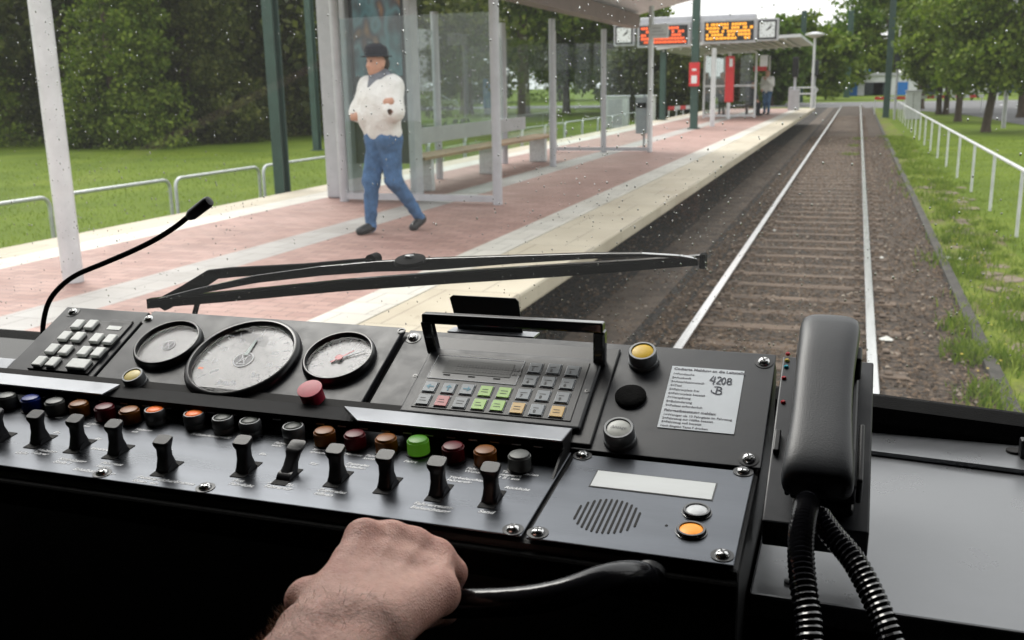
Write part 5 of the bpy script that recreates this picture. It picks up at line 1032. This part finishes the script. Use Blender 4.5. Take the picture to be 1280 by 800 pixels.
# ------------------------------------------------------------------ telephone
pb = rect([(957, 620), (1085, 668), (1090, 455), (985, 445)], .0)
tb = empty('telephone_cradle', (.0, .8, 1.68), 'black telephone cradle on a grey base plate right of the console', 'telephone cradle')
u0, u1, v0, v1 = .0835, .1635, -.052, .1465
s = MB(); usl(s, PU, u0, u1, v0, v1, -.030, .0); s.build('base_plate', M['upanel'], tb, bev=.0015)
s = MB(); usl(s, PU, u0+.022, u1-.012, v0+.012, v1-.010, .0, .010); s.build('cradle_body', M['plastic'], tb, bev=.004, seg=3)
def pu_px(px, py, h): a, b = PU.uv(px, py, h); return a, b
a, b = pu_px(1030, 590, .02)
s = MB(); usl(s, PU, a-.029, a-.0245, b-.020, b+.042, .009, .036); usl(s, PU, a+.0245, a+.029, b-.020, b+.042, .009, .036); usl(s, PU, a-.0245, a+.0245, b-.022, b-.018, .009, .030); s.build('lower_cup', M['plastic'], tb, bev=.003, seg=3)
a1_, b1_ = pu_px(1000, 437, .028); a2_, b2_ = pu_px(1074, 443, .028)
s = MB(); usl(s, PU, a1_-.0025, a1_+.0035, b1_-.014, b1_+.004, .009, .034); s.build('upper_hook', M['plastic'], tb, bev=.002, seg=3); s = MB(); usl(s, PU, a2_-.0035, a2_+.0025, b2_-.014, b2_+.004, .009, .034); s.build('upper_hook', M['plastic'], tb, bev=.002, seg=3)
for px, py, c in [(985, 441, 'red'), (984, 449, 'yellow'), (983, 457, 'blue'), (980, 471, 'red'), (979, 501, 'red')]:
    x = PU.uv(px, py, .002); s = MB(); s.lathe(PU.frame(*x, 0), [(.0022, 0), (.0022, .001), (.0012, .0022)], 14); s.build('small_lamp', {'red': tmat('led_red', (.4, .02, .03)), 'yellow': tmat('led_yellow', (.5, .35, .05)), 'blue': tmat('led_cyan', (.02, .3, .4))}[c], tb)
s = MB(); usl(s, PU, u0+.002, u0+.007, .02, .045, .0, .006); s.build('side_switch', M['plastic'], tb, bev=.001)
hs_ = empty('telephone_handset', (.0, .8, 1.72), 'black telephone handset lying in its cradle, coiled cord hanging down', 'telephone handset')
secs = [(1039, 389, 68, .047), (1038, 400, 74, .052), (1035, 425, 72, .054), (1031, 455, 71, .053), (1029, 485, 71, .053), (1027, 515, 74, .053), (1025, 545, 81, .054), (1023, 570, 88, .054), (1022, 590, 90, .051), (1021, 604, 84, .044)]
cs = []; 
for px, py, wp, h in secs: p = PU.at(px, py, h); dd = (p-CAM) @ Fw; cs.append((PU.uv(px, py, h), h, wp*dd/FPX/2))
th = [.018, .026, .027, .021, .019, .020, .024, .028, .028, .02]; s = MB(); vs = []; NN = 28
for ((a, b), h, hw), t in zip(cs, th):
    for k in range(NN):
        q = 2*math.pi*k/NN; ca, sa = math.cos(q), math.sin(q); x = math.copysign(abs(ca)**.5, ca)*hw; y = math.copysign(abs(sa)**.62, sa)*t/2; vs.append(PU.w(a+x, b, h-t/2+y))
m_ = len(cs); s.add(vs, [(j*NN+i, (j+1)*NN+i, (j+1)*NN+(i+1) % NN, j*NN+(i+1) % NN) for j in range(m_-1) for i in range(NN)], True)
s.f += [tuple(range(NN)), tuple(range(m_*NN-1, (m_-1)*NN-1, -1))]; s.sm += [True, True]
o = s.build('grip', mat('handset_plastic', (.022, .024, .028), .40, 0, .1, 60, .12, 700), hs_); sb = o.modifiers.new('sub', 'SUBSURF'); sb.levels = 1; sb.render_levels = 1
# coiled cord
ZT = 1.64
cpx = [(1017, 604, .765), (1010, 625, .735), (1003, 655, .70), (1001, 690, .675), (1004, 730, .655), (1010, 775, .64), (1016, 830, .63), (1040, 900, .64), (1090, 930, .65), (1120, 880, .655), (1118, 820, .66), (1100, 765, .675), (1070, 705, .70), (1040, 668, .725), (1022, 642, .745), (1018, 628, .76)]
CP = [atd(*c) for c in cpx]
def catmull(P, n=40):
    P = [P[0]*2-P[1]]+list(P)+[P[-1]*2-P[-2]]; out = []
    for i in range(1, len(P)-2):
        for t in np.arange(n)/n: out.append(.5*((2*P[i])+(P[i+1]-P[i-1])*t+(2*P[i-1]-5*P[i]+4*P[i+1]-P[i+2])*t*t+(3*P[i]-P[i-1]-3*P[i+1]+P[i+2])*t**3))
    out.append(P[-2]); return np.array(out)
cv = catmull(CP, 60); L = np.concatenate([[0], np.cumsum(np.linalg.norm(np.diff(cv, axis=0), axis=1))]); Lt = L[-1]; pitch = .0042; turns = Lt/pitch; ns = int(turns*14)
ts = np.linspace(0, Lt, ns); C3 = np.stack([np.interp(ts, L, cv[:, i]) for i in range(3)], 1); T3 = np.gradient(C3, axis=0); T3 /= np.linalg.norm(T3, axis=1)[:, None]
ref = np.array([1., .2, .1]); A3 = ref-T3*(T3 @ ref)[:, None]; A3 /= np.linalg.norm(A3, axis=1)[:, None]; B3 = np.cross(T3, A3)
rr = .0072*np.clip(np.minimum((ts-.028)/.008, 1), .0, 1); rr = rr*np.clip((Lt-.012-ts)/.006, 0, 1)+.0001
ph = 2*math.pi*ts/pitch; hx = C3+A3*(np.cos(ph)*rr)[:, None]+B3*(np.sin(ph)*rr)[:, None]
s = MB(); s.tube(list(hx), .0020, 6); s.build('coiled_cord', M['gloss'], hs_)

# ------------------------------------------------------------------ side table at right, gasket, windscreen, cab shell
tbx = B[0]+.079
tt = empty('side_table', (.1, .85, ZT), 'plain grey laminate shelf right of the telephone', 'table')
s = MB(); s.prism([(tbx, .703, ZT), (.78, .703, ZT), (.78, 1.00, ZT), (tbx, 1.05, ZT)], (0, 0, .02)); s.build('table_top', M['table'], tt, bev=.002)
s = MB(); s.prism([(tbx, 1.037, ZT+.006), (.78, .957, ZT+.006), (.78, 1.03, ZT+.006), (tbx, 1.112, ZT+.006)], (0, 0, .005)); s.build('back_strip', M['table'], tt, bev=.001)
s = MB(); s.box(tbx+.01, .78, .74, .75, 1.1, ZT-.022); s.build('front_cover', M['darkred'], tt)
q = ony(986, 727, .72); s = MB(); q = onz(987, 727, ZT+.001); s.lathe((np.array(q), X1, Y1, Z1), [(.0042, -.001), (.0042, .001), (.002, .0015)], 16); s.build('screw', M['bezel'], tt)
q = onz(1268, 563, ZT+.008); s = MB(); s.lathe((np.array(q), X1, Y1, Z1), [(.008, -.002), (.008, .0006), (.003, .0007)], 20); s.build('hole', M['dark'], tt)
kb_ = onz(1279, 570, ZT+.008); s = MB(); s.box(kb_[0]-.004, kb_[0]+.012, kb_[1]-.005, kb_[1]+.008, ZT+.006, ZT+.026); s.build('catch', M['plastic'], tt, bev=.002)
cab = empty('tram_cab', (-.48, 0, .6), 'dark tram driver cab around the camera with a large raked windscreen', 'tram cab')
YG = 1.12
def wz(px, py): return ony(px, py, YG)[2]
s = MB()
zL, zM, zR = wz(0, 411), wz(1095, 492), wz(1280, 516)
pL, pM, pR = ony(0, 411, YG), ony(1095, 492, YG), ony(1280, 516, YG)
sl_ = (pR[2]-pM[2])/(pR[0]-pM[0])
gx = [-1.72, pL[0], pM[0], pR[0], .76]; gz = [zL-.002, zL, zM, zR, zR-.02]
vs = [(x, y, z) for x, z in zip(gx, gz) for y, z in ((YG-.035, z-.022), (YG-.03, z-.006), (YG, z), (YG+.03, z-.01), (YG+.03, 1.5), (YG-.035, 1.5))]
s.add(vs, [(j*6+i, (j+1)*6+i, (j+1)*6+(i+1) % 6, j*6+(i+1) % 6) for j in range(4) for i in range(6)]); s.build('windscreen_gasket', M['rubber'], cab)
# windscreen plane: leans back towards the driver
PW = Plane((0, YG, min(zL, zR)-.03), X1, (0, -math.sin(math.radians(7)), math.cos(math.radians(7))))
s = MB(); s.boxf((PW.o, PW.u, PW.v, -PW.n if PW.n[1] > 0 else PW.n), -1.66, .70, .0, 1.12, 0, .001)
vs = s.v; s = MB(); s.add([tuple(PW.w(a, b)) for a, b in ((-1.66, 0), (.70, 0), (.70, .95), (-1.66, .95))], [(0, 1, 2, 3)]); s.build('windscreen', M['windscreen'], cab)
ztop = PW.w(0, .95)[2]; ytop = PW.w(0, .95)[1]
s = MB(); s.box(-1.72, .76, -1.2, ytop, ztop, ztop+.04); s.build('ceiling', mat('cab_ceiling', (.03, .03, .03), .8), cab)
s = MB(); s.box(-1.72, .76, -1.2, 1.3, .56, .60); s.build('floor', M['dark'], cab)
s = MB(); s.box(-1.72, .76, -1.24, -1.2, .6, ztop); s.build('rear_wall', mat('cab_wall', (.03, .03, .03), .8), cab)
for x in (-1.72, .72):
    s = MB(); s.box(x, x+.04, -1.2, 1.16, .6, 1.62 if x < 0 else 1.66); s.box(x, x+.04, -1.2, .86, 1.66, ztop); s.build('side_wall_light_block', M['dark'], cab)  # upper box, unseen, added to close the side windows and darken the cab
    s = MB(); s.boxf((np.array([x, YG+.04, 1.60]), X1, -Y1*.28+Z1*.96, np.cross(X1, -Y1*.28+Z1*.96)), 0, .05, 0, .93, -.05, .03); s.build('window_pillar', M['rubber'], cab)
s = MB(); s.box(-1.72, .76, YG-.02, YG+.06, .6, 1.52); s.build('front_wall', M['dark'], cab)
# rain on the outside of the windscreen
s = MB(); rng = random.Random(11); clus = [(rng.uniform(-1.3, .35), rng.uniform(.02, .75), rng.uniform(.02, .09)) for _ in range(70)]
nW = PW.n if PW.n[1] > 0 else -PW.n
for i in range(5400):
    if i % 3: c = rng.choice(clus); a, b = rng.gauss(c[0], c[2]), rng.gauss(c[1], c[2])
    else: a, b = rng.uniform(-1.5, .5), rng.uniform(.03, .8)
    if b < .04: continue
    r = .0004+.0009*rng.random()**2.4; el = rng.uniform(1, 1.7); c = PW.w(a, b)+nW*.0003; nn = 7
    vs = [c+(PW.u*math.cos(t)+PW.v*math.sin(t)*el)*r*k+nW*h*r for k, h in ((1, 0), (.8, .35), (.35, .58)) for t in np.arange(nn)*2*math.pi/nn]
    s.add(vs, [(j*nn+p, j*nn+(p+1) % nn, (j+1)*nn+(p+1) % nn, (j+1)*nn+p) for j in range(2) for p in range(nn)]+[tuple(range(2*nn, 3*nn)), tuple(range(nn-1, -1, -1))], True)
tag(s.build('raindrops', M['drop']), 'small raindrops scattered over the outside of the windscreen', 'raindrops', kind='stuff')
# ------------------------------------------------------------------ wiper
YW = 1.19
W = lambda x, y, dy=0.: ony(x, y, YW+dy)
wp = empty('windscreen_wiper', (-.5, YW, 1.75), 'long black wiper with double arm lying low across the windscreen', 'wiper')
def strip(s, top, bot, y0, th): n_ = len(top); T = [W(*p, y0) for p in top]; Bt = [W(*p, y0) for p in bot]; off = np.array([0, th, 0]); vs = T+Bt+[p+off for p in T]+[p+off for p in Bt]; k = n_; s.add(vs, [(i, i+k, i+k+1, i+1) for i in range(k-1)]+[(2*k+i, 2*k+i+1, 3*k+i+1, 3*k+i) for i in range(k-1)]+[(i, i+1, 2*k+i+1, 2*k+i) for i in range(k-1)]+[(k+i, 3*k+i, 3*k+i+1, k+i+1) for i in range(k-1)]+[(0, 2*k, 3*k, k), (k-1, 2*k-1, 4*k-1, 3*k-1)]); return s
s = MB(); strip(s, [(183, 376), (300, 365), (430, 352), (560, 342), (700, 334), (800, 327), (872, 321)], [(184, 386), (300, 376), (430, 364), (560, 355), (700, 346), (800, 338), (872, 332)], -.012, .008); s.build('blade_rubber', M['rubber'], wp)
s = MB(); strip(s, [(183, 374), (300, 363), (430, 350), (560, 340), (700, 331), (800, 325), (880, 319)], [(183, 377), (300, 366), (430, 353), (560, 343), (700, 334), (800, 328), (880, 322)], -.014, .012); s.build('blade_rail', M['gloss'], wp)
s = MB(); strip(s, [(198, 373), (240, 362), (320, 344), (400, 333), (470, 327), (540, 323), (640, 320), (735, 317), (800, 317), (850, 320), (872, 324)], [(198, 377), (240, 369), (320, 354), (400, 345), (470, 340), (540, 338), (640, 330), (735, 324), (800, 321), (850, 323), (872, 326)], -.026, .012); s.build('blade_frame', M['wiper'] if 'wiper' in M else M['gloss'], wp, bev=.001)
s = MB(); strip(s, [(188, 378), (225, 358), (258, 338), (285, 335), (380, 330), (470, 322)], [(205, 389), (242, 368), (270, 349), (290, 347), (380, 340), (470, 330)], .004, .010); s.build('drive_arm', M['rubber'], wp, bev=.002)
s = MB(); s.tube([W(247, 378, 0), W(243, 394, .005)], .004, 8); s.build('strut', M['rubber'], wp)
s = MB(); c = W(513, 327, -.03); s.lathe((np.array(c), X1, (Y1*.98+Z1*.2), (Z1*.98-Y1*.2)), [(.022, 0), (.020, .004), (.010, .006)], 28); s.build('pivot_cap', M['rubber'], wp)
s = MB(); c = W(512, 322, -.03); s.lathe((np.array(c), X1, Y1, Z1), [(.007, 0), (.007, .003), (.004, .004)], 6, smooth=False); s.build('nut', M['bezel'], wp)
s = MB(); c = W(467, 324, 0); s.cyl(c-Y1*.01, c+Y1*.01, .008, n=16); s.build('joint_pin', M['rubber'], wp)
s = MB(); c = W(879, 326, -.008); s.box(c[0]-.004, c[0]+.004, c[1]-.008, c[1]+.008, c[2]-.009, c[2]+.009); s.build('end_clip', M['rubber'], wp, bev=.002)
# ------------------------------------------------------------------ gooseneck microphone
mc = empty('gooseneck_microphone', (-.95, .93, 1.7), 'thin black gooseneck microphone curving up left of the console', 'microphone')
MP = [ony(x, y, .93) for x, y in [(54, 425), (54, 405), (60, 380), (73, 361), (95, 344), (130, 329), (165, 314), (195, 299), (220, 283), (240, 267)]]
s = MB(); s.tube(list(catmull([np.array(p) for p in MP], 10)), .0031, 12); s.build('neck', M['rubber'], mc)
h0 = np.array(ony(236, 271, .93)); h1 = np.array(ony(262, 251, .93)); dd = h1-h0; s = MB(); s.tube([h0-dd*.05, h0, h0+dd*.15, h0+dd*.9, h0+dd*1.0, h0+dd*1.03], [.0035, .0045, .0065, .0068, .0058, .003], 16); s.build('head', M['plastic'], mc)
s = MB(); q = np.array(ony(54, 430, .93)); s.cyl(q-Z1*.02, q+Z1*.004, .009, n=18); s.build('socket', M['plastic'], mc)
q0_, q1_ = ony(0, 446, .93), ony(26, 458, .90); s = MB(); s.box(-1.70, -.889, .63, 1.09, 1.40, q0_[2]-.024); s.build('left_shelf', M['body'], con, bev=.004); s = MB(); s.box(-1.69, -.890, .88, .925, q0_[2]-.0238, q0_[2]-.004); sd_ = s.build('left_ledge', M['hood'], con)
# ------------------------------------------------------------------ grab handle
gh = []
for px, py, Y in [(812, 722, .640), (800, 716, .622), (778, 716, .604), (750, 722, .588), (715, 735, .573), (680, 744, .564), (640, 749, .558), (590, 751, .555), (530, 751, .555), (470, 746, .557), (446, 740, .562), (432, 728, .575), (436, 712, .60), (436, 700, .64)]: gh.append(np.array(ony(px, py+3, Y)))
s = MB(); cvh = catmull(gh, 8); s.tube(list(cvh), .0098, 18); gho = s.build('grab_handle', mat('satin_black', (.010, .010, .012), .18, 0, .1, 40, .05, 300, spec=.5), con)
for p, q in ((gh[0], 1), (gh[-1], -1)):
    s = MB(); s.cyl((p[0], .634, p[2]), (p[0], e0[1]+.0, p[2]), .0125, .016, 24); s.build('handle_foot', M['plastic'], gho, bev=.003, seg=3)
# ------------------------------------------------------------------ the driver's hand and forearm
sk, n, b = nodes('skin'); v = objvec(n)
c0 = ramp(n, noise(n, 22, v, 5).outputs[0], [(.3, (.62, .31, .24)), (.5, (.72, .41, .33)), (.7, (.80, .49, .40))])
n.links.new(c0, b.inputs['Base Color']); b.inputs['Roughness'].default_value = .5; b.inputs['Subsurface Weight'].default_value = .25; b.inputs['Subsurface Radius'].default_value = (1, .35, .2); b.inputs['Subsurface Scale'].default_value = .004
vo = n.nodes.new('ShaderNodeTexVoronoi'); vo.inputs['Scale'].default_value = 420; vo.feature = 'DISTANCE_TO_EDGE'; n.links.new(v, vo.inputs['Vector'])
ad = n.nodes.new('ShaderNodeMath'); ad.operation = 'ADD'; n.links.new(noise(n, 90, v, 6, .7).outputs[0], ad.inputs[0]); n.links.new(vo.outputs['Distance'], ad.inputs[1]); ad2 = n.nodes.new('ShaderNodeMath'); ad2.operation = 'MULTIPLY_ADD'; ad2.inputs[1].default_value = 1.5; n.links.new(noise(n, 35, objvec(n, (1, 1, 2.2)), 8, .75).outputs[0], ad2.inputs[0]); n.links.new(ad.outputs[0], ad2.inputs[2]); bumpn(n, ad2.outputs[0], .6, .0013, b)
at_ = n.nodes.new('ShaderNodeAttribute'); at_.attribute_name = 'knuckle'
n.links.new(mixc(n, at_.outputs['Fac'], mixc(n, 1., c0, ramp(n, noise(n, 160, v, 4).outputs[0], [(.3, (.86, .80, .78)), (.6, (1, 1, 1))]), 'MULTIPLY'), (.50, .17, .12)), b.inputs['Base Color'])
M['skin'] = sk
h = lambda x, y, d: atd(x, y, d)
mcp = [h(455, 674, .635), h(488, 676, .645), h(517, 683, .652), h(545, 697, .657)]
rad_m = [.0115, .0115, .0108, .0098]
wr = [h(384, 790, .548), h(414, 790, .551), h(442, 789, .555), h(470, 786, .562)]
caps = []
bar = lambda px: np.array(ony(px, 753, .5555))
for i, (m_, r0, w0, px) in enumerate(zip(mcp, rad_m, wr, (478, 500, 520, 538))):
    k0 = m_*.84+w0*.16+Fw*.003; caps.append((k0, w0, r0*.82, .0175 if i in (1, 2) else .0155)); caps.append((m_, m_*.95+w0*.05, r0*1.06, r0*.9))
    bc = bar(px); pip = bc+np.array([.004*(i-1), .026, .010]); dip = bc+np.array([.002*(i-1), .016, -.015]); tip = bc+np.array([-.006, -.004, -.013])
    if i == 3: pip = h(566, 716, .662)
    caps += [(m_, pip, r0*.98, r0*.86), (pip, dip, r0*.86, r0*.76), (dip, tip, r0*.76, r0*.66)]
for a, b_ in ((0, 1), (1, 2), (2, 3)): caps.append((mcp[a]*.72+wr[a]*.28+Fw*.004, mcp[b_]*.72+wr[b_]*.28+Fw*.004, .0098, .0095))
caps.append((mcp[3], h(548, 742, .62), .0102, .0125)); caps.append((h(548, 742, .62), wr[3], .0125, .0180)); caps.append((h(520, 735, .63), wr[2], .012, .018))
# thumb
caps += [(h(414, 775, .568), h(385, 751, .592), .0155, .0122), (h(385, 751, .592), h(398, 757, .622), .0125, .0112), (h(398, 757, .622), h(415, 758, .645), .0112, .0098), (h(446, 700, .625), h(412, 760, .58), .008, .012)]
# wrist and forearm
wc = h(440, 800, .535); el = h(180, 1180, .44)
caps += [(h(388, 802, .54), h(362, 850, .51), .0205, .0225), (h(450, 800, .552), h(420, 850, .515), .0195, .0225), (h(362, 850, .51), h(262, 1010, .455), .0225, .036), (h(420, 850, .515), h(285, 1010, .465), .0225, .036), (h(272, 1010, .46), el, .040, .046)]
dr = empty('person', wc, 'right hand and bare forearm of the driver gripping the black grab handle', 'person')
ho = blob_mesh('body', caps, .0028, .0019, M['skin'], dr)
sm_ = ho.modifiers.new('smooth', 'SMOOTH'); sm_.factor = .5; sm_.iterations = 3
# tendons over the back of the hand are real relief
me = ho.data; co = np.zeros(len(me.vertices)*3); me.vertices.foreach_get('co', co); co = co.reshape(-1, 3); nr = np.zeros_like(co).ravel(); me.vertices.foreach_get('normal', nr); nr = nr.reshape(-1, 3)
for m_, w0 in zip(mcp[:4], [h(440, 770, .55), h(447, 770, .55), h(455, 770, .552), h(465, 768, .554)]):
    ab = w0-m_; t = np.clip(((co-m_) @ ab)/(ab @ ab), 0, 1); d = co-m_-t[:, None]*ab; side = np.cross(ab/np.linalg.norm(ab), -Fw); side /= np.linalg.norm(side); ds = np.abs(d @ side)
    co += nr*(np.exp(-(ds/.0028)**2)*np.clip(1-t*1.15, 0, 1)*np.clip(t*6, 0, 1)*.0010*((nr @ -Fw) > .1))[:, None]
kn = np.zeros(len(co))
for m_ in mcp+[h(566, 716, .662), h(385, 751, .592)]: kn = np.maximum(kn, .62*np.exp(-(np.linalg.norm(co-m_, axis=1)/.015)**2))
ka_ = me.attributes.new('knuckle', 'FLOAT', 'POINT'); ka_.data.foreach_set('value', kn)
for P3 in ([h(470, 690, .63), h(462, 715, .605), h(440, 745, .58), h(430, 775, .56)], [h(503, 695, .635), h(495, 720, .61), h(505, 745, .60), h(480, 775, .575)]):
    cvv = catmull(P3, 12); dm = np.min(np.linalg.norm((co[:, None]-cvv[None])-((co[:, None]-cvv[None]) @ Fw)[..., None]*Fw, axis=2), axis=1); co += nr*(np.exp(-(dm/.0017)**2)*.0006*((nr @ -Fw) > .2))[:, None]
me.vertices.foreach_set('co', co.ravel()); me.update()
ho.matrix_parent_inverse = dr.matrix_world.inverted()
# short hairs on the forearm and wrist edge
s = MB(); sel = np.where((co @ Fw < (h(400, 775, .56) @ Fw)) & (nr @ -Fw > -.5) & (co @ Fw > (h(330, 900, .47) @ Fw)))[0]
adir = (h(390, 760, .57)-h(290, 1000, .46)); adir /= np.linalg.norm(adir)
for i in np.random.choice(sel, min(2600, len(sel)), replace=False):
    p, nn = co[i], nr[i]; d = adir*-.2+nn*.35+np.cross(nn, adir)*random.uniform(-.9, -.2)+np.random.normal(size=3)*.2; d /= np.linalg.norm(d); L_ = random.uniform(.005, .010); wv = np.cross(d, nn); wv /= np.linalg.norm(wv)+1e-9; w_ = wv*.00010
    s.add([p-w_, p+w_, p+d*L_*.6+w_*.7+nn*.0004, p+d*L_*.6-w_*.7+nn*.0004, p+d*L_], [(0, 1, 2, 3), (3, 2, 4)])
tag(s.build('arm_hair', mat('fine_hair', (.12, .07, .04), .5), dr), kind='stuff')
s_up = blob_mesh('sleeve', [(h(215, 1130, .445), el, .055, .06), (el, np.array([-.62, .05, 1.55]), .06, .07), (np.array([-.62, .05, 1.55]), np.array([-.60, -.12, 1.72]), .07, .085)], .01, .008, M['darkcloth'], dr)
